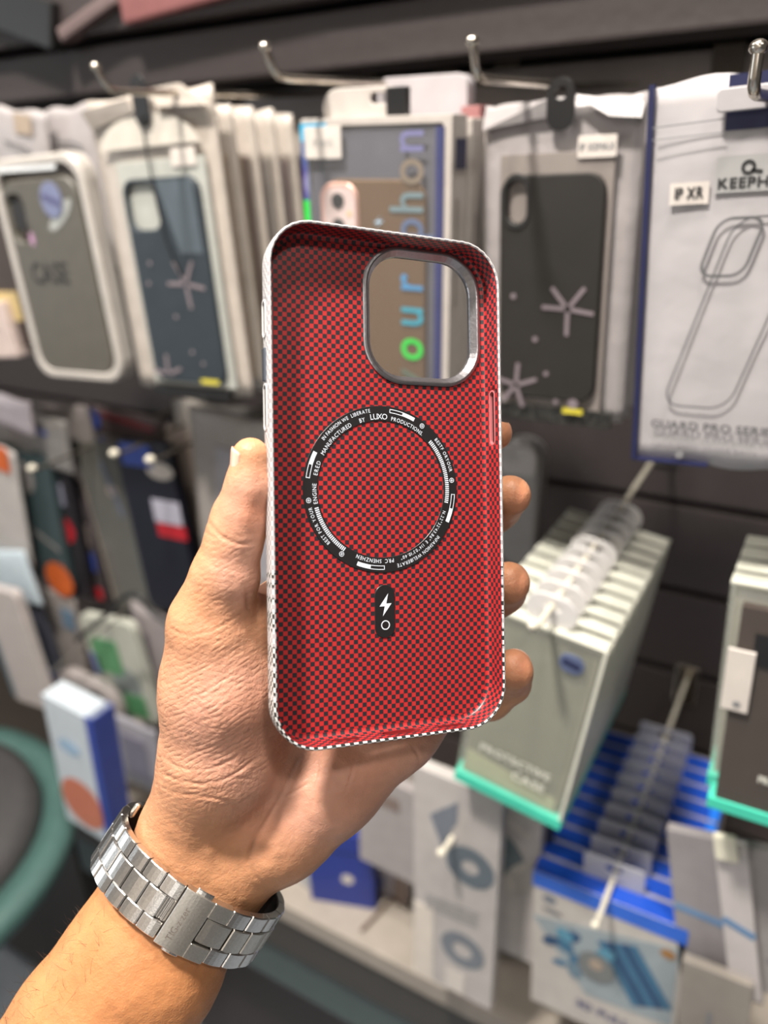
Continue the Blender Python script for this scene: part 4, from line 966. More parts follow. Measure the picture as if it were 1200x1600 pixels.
def hexmesh():
    m = bpy.data.materials.new('woven_dot_mesh'); m.use_nodes = True; nt = m.node_tree; b = nt.nodes['Principled BSDF']
    tc = nt.nodes.new('ShaderNodeTexCoord'); mp = nt.nodes.new('ShaderNodeMapping'); mp.inputs['Rotation'].default_value = (0, math.radians(45), 0); mp.inputs['Location'].default_value = (0, .5, 0); mp.inputs['Scale'].default_value = (200, 1, 200)
    nt.links.new(tc.outputs['Object'], mp.inputs[0]); v = nt.nodes.new('ShaderNodeTexVoronoi'); v.inputs['Randomness'].default_value = 0; v.inputs['Scale'].default_value = 1; nt.links.new(mp.outputs[0], v.inputs['Vector'])
    r = nt.nodes.new('ShaderNodeValToRGB'); r.color_ramp.elements[0].color = (.02, .015, .012, 1); r.color_ramp.elements[0].position = .30; r.color_ramp.elements[1].color = (.12, .075, .043, 1); r.color_ramp.elements[1].position = .46
    nt.links.new(v.outputs['Distance'], r.inputs[0]); nt.links.new(r.outputs[0], b.inputs['Base Color']); b.inputs['Roughness'].default_value = .6; b.inputs['Specular IOR Level'].default_value = .2; return m
HEX = hexmesh()
o, w, h = hang('case_box', 'white window box with shimmering green and blue edge and a dotted case inside', 'case box', .46, (471, 182), (702, 182), (700, 640), (492, 640))
box('carton', (-w / 2, .004, 0), (w / 2, .022, h), CARDW, o, bev=.0006)
rprism('printed_border', (0, h / 2, w, h, .001), .001, .004, CARDW, o, holes=[(-w * .005, h / 2, w * .90, h * .95, .001)], bev=.0003)
box('shimmer_edge', (-w * .5, -.0002, h * .05), (-w * .455, .0009, h * .98), HOLO, o); box('shimmer_edge', (-w * .5, -.0004, h * .60), (-w * .458, -.0002, h * .74), GREENH, o); box('shimmer_edge', (-w * .5, -.0004, h * .93), (-w * .31, .0, h * .985), CYANH, o)
box('shimmer_edge', (w * .405, -.0002, h * .02), (w * .455, .0009, h * .965), mat('violet_foil', (.10, .11, .26), .25, .5), o)
box('window_back', (-w * .455, .0028, h * .02), (w * .43, .0036, h * .97), mat('grey_blue_card', (.10, .10, .12), .35), o)
c = rprism('case', (-w * .005, h * .41, w * .70, h * .80, .012), -.0005, .0028, HEX, o, bev=.001)
cm = rprism('camera_block', (-w * .235, h * .70, w * .27, h * .20, .010), -.0022, -.0003, mat('rose_gold', (.60, .36, .30), .3, .3), c, bev=.0012)
flat('block_face', [rr(-w * .225, h * .70, w * .22, h * .17, .008)], -.0026, mat('pale_rose_glass', (.62, .50, .48), .25), cm)
for zz_ in (h * .742, h * .66):
    q = rprism('camera_lens', (-w * .235, zz_, .0095, .0095, .0047), -.0036, -.0024, BLACKP, cm, bev=.0004)
flat('flash_dot', [disc(-w * .155, h * .70, .0018)], -.0029, mat('amber', (.6, .45, .25), .4), cm)
flat('lightning_mark', [[(w * .055, h * .695), (w * .005, h * .672), (w * .04, h * .672), (w * .01, h * .655), (w * .07, h * .68), (w * .03, h * .68)]], -.0009, mat('pale_blue_print', (.45, .6, .75), .3), c)
for ch_, z_, m_ in (('y', .105, mat('foil_dim', (.16, .22, .17), .3, .4)), ('o', .205, GREENH), ('u', .325, mat('foil_teal_blue', (.04, .38, .52), .3, .3)), ('r', .445, mat('foil_blue', (.08, .30, .58), .3, .3)), ('p', .615, mat('foil_slate', (.14, .20, .36), .3, .4)), ('h', .70, mat('foil_sage', (.22, .32, .36), .3, .4)), ('o', .79, mat('foil_tan', (.30, .24, .18), .3, .4)), ('n', .885, mat('foil_lilac', (.22, .22, .45), .3, .4))):
    tx('lettering', ch_, .034, w * .335, -.0012, h * z_, m_, c, up=True, bold=.0006, center=False, stretch=.85)
rprism('size_sticker', (-w * .335, h * .925, w * .26, h * .10, .001), -.0016, -.0006, LABEL, o, bev=.0002); tx('lettering', 'IP 14/13', .0062, -w * .335, -.0018, h * .912, GREYI, o, stretch=.75)
box('window_film', (-w * .455, -.0040, h * .02), (w * .43, -.0037, h * .97), CLEAR, o)
flat('navy_flag', [[(0, 0), (.01, 0), (.01, .018), (0, .018)]], .024, NAVY, o); 
for x_ in (0,):
    box('side_flag', (w / 2 + .0001, .006, h * .84), (w / 2 + .0006, .020, h * .93), NAVY, o)
box('side_slot', (w / 2 + .0001, .008, h * .40), (w / 2 + .0006, .010, h * .75), CARDG, o)
rprism('hang_tab', (-w * .12, h * 1.03, w * .55, h * .12, w * .2), .010, .0115, CARDW, o, holes=[(0, h * 1.055, .014, .006, .0028)])
box('price_clip', (w * .06, .006, h * 1.0), (w * .19, .012, h * 1.085), BLACKP, o, bev=.0008)
o, w, h = hang('header_card', 'pale grey header card with rounded corners behind the shimmering box', 'card', .545, (590, 118), (729, 118), (722, 620), (600, 620)); rprism('card', (0, h / 2, w, h, .008), 0, .012, mat('pale_lilac_card', (.44, .41, .43), .5), o)
for i, dy in enumerate((.028, .056)):
    o, w, h = hang('case_box', ['white case box second on the second hook', 'white case box third on the second hook'][i], 'case box', .46, (475, 186), (702, 186), (700, 640), (492, 640)); o.location.y += dy; box('carton', (-w / 2, 0, 0), (w / 2, .020, h), CARDW, o, bev=.001); box('side_slot', (w / 2 + .0001, .008, h * .3), (w / 2 + .0006, .010, h * .7), CARDG, o)
o, w, h = hang('case_box', 'slim dusty pink box between the shimmering box and the dark case bag', 'case box', .53, (722, 165), (748, 165), (745, 620), (716, 620)); box('carton', (-w / 2, 0, 0), (w / 2, .02, h), PINK, o, bev=.001); box('dark_band', (-w / 2 - .0003, -.0004, h * .93), (w / 2 + .0003, 0, h * .95), BLACKP, o)

# --- white pouch with the navy edge, right
o, w, h = hang('accessory_pouch', 'glossy white pouch with navy edge, case outline drawing and grey title at its foot', 'pouch', .43, (1030, 119), (1300, 110), (1246, 752), (976, 706))
WP = mat('white_gloss_pouch', (0.44, 0.42, 0.435), 0.25, bump=0.5, scale=30)
pouch('bag', w, h, .010, WP, o, seed=9, puff=.9)
def pf(x, z):          # outline helper in pouch fractions, x from the left edge
    return ((x - .5) * w, z * h)
flat('navy_edge', [[pf(0, 0), pf(.033, 0), pf(.033, 1), pf(0, 1)]], -.0008, NAVY, o, th=.004); flat('navy_edge', [[pf(0, -.004), pf(.5, -.004), pf(.5, .004), pf(0, .004)]], -.0004, NAVY, o, th=.004)
flat('navy_header', [[pf(.44, .878), pf(1, .878), pf(1, 1), pf(.44, 1)]], -.0014, NAVY, o)
flat('seal_line', [bar(*pf(.04, .90), *pf(.44, .905), .0006), bar(*pf(.04, .872), *pf(.44, .875), .0004)], -.0030, GREYI, o)
YF = -.0006
flat('size_sticker', [[pf(.155, .712), pf(.38, .712), pf(.38, .765), pf(.155, .765)]], YF - .0006, LABEL, o); tx('lettering', 'IP XR', .0072, *(pf(.265, 0)[0], YF - .0010, h * .726), INKB, o, stretch=.75, bold=.0003)
flat('logo_panel', [[pf(.41, .735), pf(.9, .735), pf(.9, .82), pf(.41, .82)]], YF - .0006, mat('silver_panel', (.36, .36, .36), .35), o)
tx('lettering', 'KEEPHONE', .0064, pf(.42, 0)[0], YF - .0010, h * .745, INKB, o, center=False, stretch=1.15, bold=.0003)
flat('swirl_mark', annulus_polys(pf(.585, 0)[0], h * .792, .0018, .0032, 18) + [bar(pf(.60, 0)[0], h * .785, pf(.66, 0)[0], h * .780, .0014)], YF - .0010, INKB, o)
# case outline drawing: long slanting rounded frame and camera frame
def slant_frame(cx, cz, ww, hh, r, sl, t):
    out = [(pf(cx, cz)[0] + x + sl * z, pf(cx, cz)[1] + z) for x, z in rr(0, 0, ww, hh, r, 0, 6)]; inn = [(pf(cx, cz)[0] + x + sl * z, pf(cx, cz)[1] + z) for x, z in rr(0, 0, ww, hh, r, t, 6)]
    return [[out[i], out[(i + 1) % len(out)], inn[(i + 1) % len(out)], inn[i]] for i in range(len(out))]
flat('case_drawing', slant_frame(.57, .425, .034, .095, .010, .31, .0009), YF - .0012, mat('drawing_grey', (.12, .12, .125), .5), o); flat('case_drawing', slant_frame(.53, .603, .022, .028, .007, .31, .0014), YF - .0013, _mats['drawing_grey'], o)
tx('lettering', 'GUARD PRO SERIES', .0060, pf(.12, 0)[0], YF - .0006, h * .105, mat('print_dark_grey', (.11, .11, .115), .6), o, center=False, stretch=1.15, bold=.0003); tx('lettering', 'UPGRADED  CLEAR BACK COVER', .0040, pf(.12, 0)[0], YF - .0004, h * .068, mat('print_pale_grey', (.24, .24, .24), .6), o, center=False, stretch=1.1)
flat('punched_dot', [disc(*pf(.32, .028), .0022)], -.0012, GREYI, o)
rprism('folded_cuff', (pf(.53, 0)[0], h * .945, .022, .010, .002), -.006, -.0035, WP, o)
for i, dy in enumerate((.02, .04)):
    o2, w2, h2 = hang('accessory_pouch', ['white pouch just behind the navy edged one', 'rear white pouch on the hook at the picture edge'][i], 'pouch', .43, (1036, 125), (1300, 110), (1246, 745), (982, 700)); o2.location.y += dy; o2.location.x += .012 + .006 * i; pouch('bag', w2, h2 * .98, .010, WP, o2, seed=40 + i); flat('navy_edge', [[(-w2 * .5, 0), (-w2 * .47, 0), (-w2 * .47, h2 * .98), (-w2 * .5, h2 * .98)]], -.0008, NAVY, o2, th=.004)

# --- rail and boards behind the top row
rl = at(900, 128, WALL_Y - .05); rz = rl[2]
r_ = structure(box('trim_1', (-1.5, WALL_Y - .045, rz - .014), (.9, WALL_Y - .006, rz + .016), mat('rail_metal', (.30, .275, .27), .35, .7), None, bev=.002))
for i, x_ in enumerate((-.62, -.36, -.12, .14)):
    b_ = empty('rail_bracket', (x_, WALL_Y - .05, rz)); tag(b_, ['rail bracket behind the first hook', 'rail bracket behind the second hook', 'rail bracket above the dark case bag', 'rail bracket above the blue edged pouch'][i], 'bracket', 'brackets on the metal rail')
    box('plate', (-.012, -.003, -.016), (.012, .004, .018), mat('bracket_brown', (.12, .10, .085), .4, .5), b_, bev=.001); box('tongue', (-.016, .0, -.06), (.016, .006, -.018), mat('bracket_tan', (.24, .21, .17), .5), b_, bev=.001)
# upper shelf boards over the hooks
fas = structure(box('trim_2', (-3.0, .60, 1.45 + at(600, 100, .60)[2] - 1.45), (1.4, .66, at(600, 100, .60)[2] + .04), CH, None, bev=.003))
zt = at(600, 100, .60)[2]
structure(box('trim_3', (-3.0, .585, zt + .046), (1.4, .66, zt + .10), CH, None, bev=.003)); structure(box('trim_4', (-3.0, .60, zt + .104), (1.4, .78, zt + .16), CH, None, bev=.003))
for i, (q, m_, lab) in enumerate([(((175, -40), (480, -70), (480, -6), (190, 10)), mat('deep_dusty_pink', (.20, .075, .075), .6), 'dusty pink package lying on the upper ledge'), (((80, 20), (176, 8), (184, 28), (88, 46)), mat('mauve_brown_card', (.14, .10, .10), .6), 'mauve brown packet on the upper ledge beside the pink package'), (((-40, -20), (76, -20), (80, 50), (-40, 62)), BLACKP, 'black packet at the top corner on the upper ledge')]):
    o, w, h = hang('shelf_packet', lab, 'packet', .575, *q); box('wrap', (-w / 2, 0, 0), (w / 2, .02, h), m_, o, bev=.003); box('crimped_end', (-w / 2 - .004, .006, h * .1), (-w / 2, .014, h * .9), m_, o, bev=.001)

# --- stack of clear boxes with teal feet, second row
def clear_box(label, Y, quad, dy=0.0, front=False, dx=0.0, group='clear teal-footed boxes on the second row hook'):
    o, w, h = hang('clear_case_box', label, 'clear box', Y, *quad, group=group); o.location.y += dy; o.location.x += dx
    box('insert_card', (-w * .46, .004, h * .03), (w * .44, .006, h * .97), mat('olive_grey_card', (.24, .225, .17), .5), o, bev=.0005)
    bm = bmesh.new(); bmesh.ops.create_cube(bm, size=1)
    for v in bm.verts: v.co = Vector((v.co.x * w, .0065 + v.co.y * .013, h / 2 + v.co.z * h))
    bmesh.ops.bevel(bm, geom=list(bm.edges), offset=.0008, segments=2, affect='EDGES'); link_bm('clear_shell', bm, CLEARB, o)
    box('teal_foot', (-w * .505, -.0006, -.001), (w * .505, .0136, h * .055), TEAL, o, bev=.0006)
    box('clear_ridge', (-w * .5, .0, h * .985), (w * .5, .013, h * 1.0), mat('pale_ridge', (.66, .66, .58), .3), o, bev=.0005)
    box('clear_ridge', (w * .47, -.0004, h * .05), (w * .5, .0134, h), _mats['pale_ridge'], o, bev=.0005)
    rprism('hang_tab', (0, h * 1.06, w * .42, h * .15, w * .18), .006, .0072, mat('milky_tab', (.70, .68, .68), .3, alpha=.85), o, holes=[(0, h * 1.085, .012, .005, .0024)])
    if front:
        flat('face_panel', [[(-w * .44, h * .07), (w * .40, h * .07), (w * .40, h * .93), (-w * .44, h * .93)]], .0030, mat('olive_grey_panel', (.17, .17, .125), .5), o)
        flat('pale_band', [[(-w * .44, h * .07), (w * .40, h * .07), (w * .40, h * .14), (-w * .44, h * .20)]], .0026, mat('pale_green_band', (.40, .42, .27), .5), o)
        tx('lettering', 'PROTECTIVE', .0092, w * .0, -.0008, h * .245, mat('print_soft_white', (.80, .80, .72), .5), o, bold=.0004); tx('lettering', 'CASE', .0105, w * .15, -.0008, h * .165, _mats['print_soft_white'], o, bold=.0005)
        rprism('round_sticker', (w * .26, h * .885, w * .20, h * .085, h * .04), -.0010, .0002, mat('blue_grey_sticker', (.10, .13, .24), .4), o, bev=.0001); flat('sticker_band', [bar(w * .19, h * .89, w * .33, h * .88, .004)], -.0013, NAVY, o)
    return o
QG = ((768, 957), (941, 1008), (884, 1300), (701, 1212))
ordn = ['front', 'second', 'third', 'fourth', 'fifth', 'sixth', 'seventh', 'eighth', 'ninth', 'tenth']
for i in range(10):
    ob = clear_box('front clear teal-footed box lettered PROTECTIVE CASE with a blue sticker' if i == 0 else '%s clear teal-footed box from the front of the tall stack' % ordn[i], .43, QG, dy=i * .0185, front=(i == 0), dx=.0)
    if i == 0: gw, gh = hang_dims['w'], hang_dims['h']; hole_w = ob.matrix_world @ Vector((0, .0066, gh * 1.085))
hook('long rod through the clear teal-footed boxes', tuple(hole_w + Vector((0, -.035, 0))), None, .006, .3, rad=.0022, group='rods on the second row', m=ROD)
# brown fronted box at the right edge
o, w, h = hang('clear_case_box', 'clear box with a dark brown card, white tag and teal foot, at the right edge', 'clear box', .42, (1164, 930), (1340, 985), (1290, 1330), (1098, 1240))
box('brown_card', (-w * .44, .0, h * .03), (w * .49, .006, h * .98), mat('dark_brown_front', (.045, .031, .024), .5), o, bev=.0005)
box('clear_shell', (-w * .5, -.001, .0), (w * .5, .013, h), CLEAR, o, bev=.0008); box('teal_foot', (-w * .505, -.0016, -.001), (w * .505, .0136, h * .05), TEAL, o, bev=.0006)
box('size_tag', (-w * .5, -.0034, h * .52), (-w * .27, -.0016, h * .80), LABEL, o, bev=.0006); flat('tag_dot', [disc(-w * .37, h * .555, .0022)], -.0037, GREYI, o)
box('camera_hole', (-w * .30, -.0015, h * .74), (-w * .05, -.0011, h * .88), BLACKP, o, bev=.0001)
tx('lettering', 'PROTECTION', .0075, -w * .10, -.0016, h * .20, _mats['print_soft_white'], o, center=False, bold=.0003, stretch=.62)
for i in range(4):
    clear_box('%s clear box behind the dark brown fronted one' % ordn[i + 1], .42, ((1150, 925), (1330, 975), (1290, 1330), (1088, 1232)), dy=.018 + i * .018, group='clear boxes behind the brown fronted box')

# --- blue topped boxes, third row
BLUE = mat('royal_blue_card', (.012, .075, .50), .4); BLUE_LIT = mat('lit_blue_paint', (.02, .20, .85), .4); PICW = mat('white_print_card', (.50, .47, .44), .5)
def blue_box(label, dy, front=False):
    o, w, h = hang('blue_top_box', label, 'blue topped box', .47, (841, 1352), (1066, 1462), (1052, 1660), (826, 1590), group='blue topped boxes on the low hook'); h = .165; o.location.y += dy
    tcn = (Vector(at(841, 1352, .47)) + Vector(at(1066, 1462, .47))) / 2; up = o.matrix_world.to_3x3() @ Vector((0, 0, 1)); o.location = tcn - up * h + Vector((0, dy, 0))
    box('carton', (-w / 2, .0, 0), (w / 2, .0175, h), PICW, o, bev=.0006)
    box('blue_lid', (-w * .502, .0005, h * .93), (w * .502, .0168, h * 1.004), BLUE, o, bev=.0005)
    box('lit_side_paint', (w * .44, .0003, h * .86), (w * .506, .0165, h * 1.006), BLUE_LIT, o, bev=.0005)  # brighter blue paints the light falling on the right side
    box('tab_seam', (-w * .46, .0169, h * .985), (w * .46, .0190, h * 1.008), mat('grey_white_strip', (.36, .35, .38), .5), o, bev=.0002)
    rprism('hang_tab', (0, h * 1.07, w * .40, h * .17, .004), .0155, .0165, mat('clear_grey_tab', (.50, .50, .56), .25, alpha=.72), o, holes=[(0, h * 1.10, .014, .006, .0028)])
    if front:
        flat('blue_header', [[(-w * .5, h * .90), (w * .5, h * .90), (w * .5, h), (-w * .5, h)]], -.0006, mat('header_blue', (.03, .14, .66), .4), o)
        flat('oval_mark', [disc(-w * .38, h * .84, .006, .0045)], -.0006, mat('slate_print', (.16, .18, .22), .5), o); flat('oval_mark', [disc(-w * .36, h * .76, .009, .003, rot=-.1)], -.0006, GREYI, o)
        flat('picture_panel', [[(-w * .5, h * .68), (w * .46, h * .86), (w * .47, h * .30), (-w * .1, h * .25)]], -.0005, mat('pale_blue_grey_panel', (.30, .35, .38), .5), o)
        rn = random.Random(4); PB = [mat('steel_blue_print', (.05, .15, .26), .5), mat('deep_blue_print', (.025, .07, .16), .5), mat('grey_blue_print', (.14, .21, .27), .5), mat('sky_print', (.10, .28, .40), .5)]
        for q in range(5): flat('picture_shape', [bar(w * (-.02 + .05 * q), h * (.70 + .015 * q), w * (.24 + .05 * q), h * (.34 + .02 * q), .007)], -.0008 - q * .0001, PB[q % 2], o)
        for q in range(9): flat('picture_shape', [disc(w * rn.uniform(-.40, .05), h * rn.uniform(.38, .66), rn.uniform(.005, .010), rn.uniform(.003, .007), rot=rn.uniform(0, 3))], -.0008 - q * .0001, PB[q % 4], o)
        flat('picture_shape', [disc(-w * .04, h * .50, .016, .017)], -.0020, mat('disc_grey', (.17, .18, .18), .4), o); flat('picture_shape', [disc(-w * .04, h * .52, .006, .006)], -.0023, CARDB, o)
        flat('orange_mark', [disc(w * .40, h * .80, .006, .005)], -.0010, mat('ochre', (.33, .17, .06), .5), o)
        tx('lettering', '3D FULL', .0125, w * .02, -.0010, h * .135, mat('violet_grey_print', (.10, .10, .22), .5), o, bold=.0006)
    return o
for i in range(10):
    ob = blue_box('front blue topped box with a blue picture lettered 3D FULL' if i == 0 else '%s blue topped box from the front of the row' % ordn[i], i * .0205, i == 0)
    if i == 0: hole_w = ob.matrix_world @ Vector((0, .016, .165 * 1.10))
hook('pale rod with white tip through the blue topped boxes', tuple(hole_w + Vector((0, -.05, 0))), None, .004, .3, rad=.0022, group='rods on the low row', m=ROD)

# --- white glass-protector packs beside them
for i, (lab, Y, q, nav) in enumerate([
        ('slim white picture pack nearest the blue topped boxes, navy back edge', .49, ((765, 1215), (846, 1262), (836, 1505), (762, 1478)), True),
        ('wide white pack with grey ring picture, hanging lowest over the deck', .45, ((655, 1195), (775, 1250), (768, 1556), (648, 1540)), False),
        ('pale pack behind the grey ring picture pack, nearer the hand', .53, ((560, 1215), (660, 1230), (655, 1400), (565, 1330)), False),
        ('short pale pack with brown side hanging below the hand', .57, ((580, 1300), (640, 1310), (636, 1410), (575, 1392)), False)]):
    o, w, h = hang('glass_protector_pack', lab, 'pack', Y, *q); box('carton', (-w / 2, 0, 0), (w / 2, .012, h), [mat('pack_white', (.50, .47, .46), .45), mat('pack_cream', (.46, .43, .42), .45), mat('pack_grey', (.36, .33, .33), .5), mat('pack_lilac', (.33, .31, .34), .5)][i], o, bev=.0008)
    if nav: box('navy_back', (-w / 2, .0122, 0), (w / 2 + .006, .018, h), mat('dark_navy', (.02, .025, .06), .5), o, bev=.0006)
    if i == 0:
        flat('picture_shape', [disc(-w * .1, h * .60, w * .34, h * .16, rot=.4)], -.0006, mat('grey_teal_print', (.14, .18, .20), .5), o); flat('picture_shape', [disc(w * .12, h * .52, w * .22, h * .13, rot=-.5)], -.0009, PICW, o); flat('picture_shape', [bar(-w * .35, h * .85, w * .3, h * .78, .006)], -.0006, LABEL, o)
    if i == 1:
        flat('printed_ring', annulus_polys(w * .12, h * .245, w * .12, w * .27, 24), -.0006, mat('grey_ring_print', (.17, .19, .22), .5), o); flat('printed_ring', annulus_polys(w * .18, h * .66, w * .10, w * .28, 24), -.0006, mat('slate_ring_print', (.12, .15, .18), .5), o)
        box('pale_side', (-w * .5 - .0004, -.0006, 0), (-w * .25, .0, h * .38), mat('cream_strip', (.66, .60, .54), .5), o); flat('white_spot', [[(-w * .08, h * .01), (w * .16, h * .01), (w * .16, h * .12), (-w * .08, h * .12)]], -.0010, LABEL, o)
        flat('picture_shape', [[(-w * .3, h * .82), (w * .02, h * .92), (w * .02, h * .84), (-w * .15, h * .70)]], -.0006, mat('slate_print', (.16, .18, .22), .5), o)
        for q_ in range(4): flat('text_rule', [bar(-w * .35, h * (.44 - .02 * q_), w * .3, h * (.46 - .02 * q_), .0014)], -.0006, GREYI, o)
    if i == 2: flat('brown_patch', [[(-w * .2, h * .72), (w * .15, h * .72), (w * .15, h * .85), (-w * .2, h * .85)]], -.0006, mat('brown_card', (.22, .17, .15), .6), o)
    if i == 3: box('brown_side', (w * .15, -.0008, 0), (w * .5, .0, h), _mats['brown_card'], o); flat('blue_dot', [disc(-w * .2, h * .2, w * .12)], -.0006, mat('dull_blue', (.10, .13, .30), .5), o)
hook('cream rod over the grey ring picture pack', (690, 1335), .43, .003, .2, rad=.0026, group='rods on the low row', m=ROD)
# white sleeves and packs at the lower right corner
for i, (lab, Y, q, m_) in enumerate([
        ('grey translucent pack with a blue stripe right of the blue topped boxes', .47, ((1070, 1330), (1150, 1290), (1190, 1600), (1062, 1500)), mat('grey_lilac_film', (.30, .28, .29), .4)),
        ('tall white sleeve with a pale blue stripe near the right edge', .455, ((1122, 1312), (1160, 1330), (1192, 1580), (1140, 1540)), mat('white_sleeve', (.56, .52, .52), .4)),
        ('grey flat pack cut by the right edge of view', .465, ((1160, 1325), (1260, 1340), (1260, 1560), (1190, 1560)), mat('grey_pack_film', (.34, .32, .32), .4)),
        ('beige pack at the bottom, right of the blue topped boxes', .45, ((1072, 1498), (1170, 1545), (1160, 1720), (1050, 1660)), mat('beige_grey_pack', (.30, .27, .24), .5))]):
    o, w, h = hang('glass_protector_pack', lab, 'pack', Y, *q); box('carton', (-w / 2, 0, 0), (w / 2, .008, h), m_, o, bev=.0008)
    flat('blue_stripe', [bar(-w * .48, h * .52, w * .48, h * .44, .006)], -.0006, mat('stripe_blue', (.14, .26, .45), .5), o) if i < 2 else flat('dark_mark', [bar(-w * .05, h * .3, -w * .05, h * .65, .004), disc(-w * .05, h * .25, .008, .005)], -.0006, GREYI, o)
    if i == 1: box('paper_flag', (-w * .45, -.006, h * .93), (w * .25, -.001, h * 1.08), mat('cream_paper', (.78, .75, .62), .5), o, bev=.002)
# rounded tub lid seen behind the finger tips
o, w, h = hang('clear_tub', 'grey white round-topped packet behind the finger tips', 'packet', .60, (780, 680), (845, 700), (835, 890), (775, 880)); rprism('tub', (0, h / 2, w, h, w * .45), 0, .02, mat('tub_grey', (.28, .27, .27), .4), o, bev=.003); rprism('lid', (0, h * .86, w * .9, h * .22, w * .2), -.004, 0, mat('tub_pale', (.42, .40, .40), .4), o, bev=.001)

# --- left side, second and third rows: leaning packs
def leaning(label, cat, Y, q, m, t=.012, soft=False, extras=(), seed=1, name='hanging_pack', group=None):
    o, w, h = hang(name, label, cat, Y, *q, group=group)
    if soft: pouch('bag', w, h, t, m, o, seed=seed)
    else: rprism('body', (0, h / 2, w, h, min(w, h) * .12), 0, t, m, o, bev=.001)
    for e in extras:
        kind_, x, z, a, b_, mm_ = e[:6]
        if kind_ == 'disc': flat('printed_spot', [disc(x * w, z * h, a * w, b_ * w)], -.0009, mm_, o)
        elif kind_ == 'rect': rprism('label_patch', (x * w, z * h, a * w, b_ * h, .001), -.0014, -.0002, mm_, o, bev=.0002)
        elif kind_ == 'bar': flat('printed_band', [bar(x * w, z * h, a * w, b_ * h, e[6])], -.0010, mm_, o)
    return o
G1 = mat('dull_grey_film', (.20, .19, .185), .35, bump=.3, scale=50); G2 = mat('pale_cold_film', (.36, .40, .42), .3, bump=.3, scale=50); DT = mat('dark_teal_card', (.035, .055, .06), .45); DK = mat('near_black_card', (.018, .016, .02), .4)
OR = mat('orange_print', (.50, .10, .02), .5); RD = mat('red_print', (.40, .01, .02), .5); BL = mat('blue_print', (.03, .06, .28), .5); GR = mat('green_print', (.08, .24, .11), .5); BE = mat('beige_edge_card', (.26, .21, .18), .5); PB_ = mat('pale_blue_film', (.46, .54, .60), .3, bump=.3, scale=40)
leaning('grey crumpled film bag at the upper left of the second row', 'bag', .56, ((-30, 640), (90, 640), (110, 720), (-20, 720)), G1, soft=True, seed=2, extras=[('bar', -.4, .8, .3, .7, BL, .006)])
leaning('pale lilac film pack lying highest at the left edge', 'bag', .54, ((-40, 615), (40, 622), (50, 680), (-30, 660)), mat('lilac_film', (.30, .27, .30), .4), soft=True, seed=12)
leaning('grey film sleeve just right of the crumpled bag', 'bag', .58, ((60, 630), (130, 640), (160, 730), (80, 720)), mat('warm_grey_film', (.18, .16, .155), .4), soft=True, seed=13)
leaning('pale cold-grey sleeve at the left edge with an orange corner', 'bag', .54, ((-40, 690), (6, 700), (52, 870), (-20, 875)), mat('cold_grey_sleeve', (.40, .38, .37), .4), soft=True, seed=14, extras=[('rect', .1, .92, .6, .2, OR)])
leaning('dark teal pack with a pale round logo and orange foot', 'pack', .56, ((12, 700), (62, 695), (112, 905), (48, 915)), DT, extras=[('disc', -.1, .78, .2, .26, G1), ('bar', -.35, .42, .4, .30, G1, .005), ('disc', .25, .06, .32, .30, OR)])
leaning('near black slim pack with a red square', 'pack', .57, ((66, 735), (98, 730), (140, 930), (100, 935)), DK, extras=[('disc', .05, .55, .36, .36, RD), ('rect', .0, .82, .5, .16, mat('lilac_print', (.25, .25, .33), .5))])
leaning('slim dark pack with a blue label and red foot', 'pack', .585, ((100, 760), (128, 750), (168, 935), (128, 935)), mat('dark_grey_card', (.06, .05, .055), .5), extras=[('rect', .0, .35, .7, .16, BL), ('rect', .0, .07, .8, .10, RD), ('rect', -.05, .58, .6, .18, BE)])
leaning('long smoky grey case in a clear sleeve, leaning', 'case', .58, ((108, 690), (190, 690), (258, 985), (182, 940)), mat('smoky_olive_case', (.10, .098, .088), .3, coat=.5), t=.016, extras=[('disc', .1, .74, .10, .10, BE), ('bar', .02, .9, .2, .6, mat('slate_blue_print', (.10, .12, .18), .5), .006), ('bar', -.46, .95, -.44, .05, BE, .003), ('bar', .47, .95, .47, .04, BE, .003)])
leaning('black pack with a red band and a pale lilac label', 'pack', .57, ((180, 690), (256, 694), (300, 930), (250, 985)), mat('blue_black_card', (.006, .007, .016), .45), extras=[('rect', .26, .63, .50, .13, mat('pale_lilac_label', (.38, .37, .45), .5)), ('rect', .28, .52, .52, .075, RD), ('rect', -.1, .93, .55, .12, BL), ('disc', .28, .86, .24, .12, CARDW)])
leaning('beige edged box between the red banded pack and the thumb', 'box', .60, ((258, 665), (300, 672), (330, 930), (292, 940)), BE, t=.03)
leaning('translucent bag with a lilac card behind the thumb', 'bag', .56, ((296, 655), (420, 640), (440, 1020), (330, 1010)), mat('grey_beige_film', (.30, .275, .26), .4), soft=True, seed=22, extras=[('rect', .12, .62, .62, .5, mat('lilac_grey_card', (.31, .30, .33), .5)), ('rect', .05, .22, .8, .12, G2)])
leaning('low translucent sleeve behind the thumb ball, pale top', 'bag', .60, ((268, 640), (415, 628), (420, 700), (280, 700)), mat('beige_film', (.32, .29, .26), .4), soft=True, seed=23)
leaning('small packet showing a blue corner and red stripe under the navy case bag', 'packet', .62, ((122, 632), (250, 655), (256, 690), (130, 680)), mat('dull_brown_film', (.07, .05, .05), .5), soft=True, seed=24, extras=[('disc', -.36, .5, .12, .10, BL), ('bar', -.2, .8, .4, .6, mat('dull_red', (.20, .03, .04), .5), .006)])
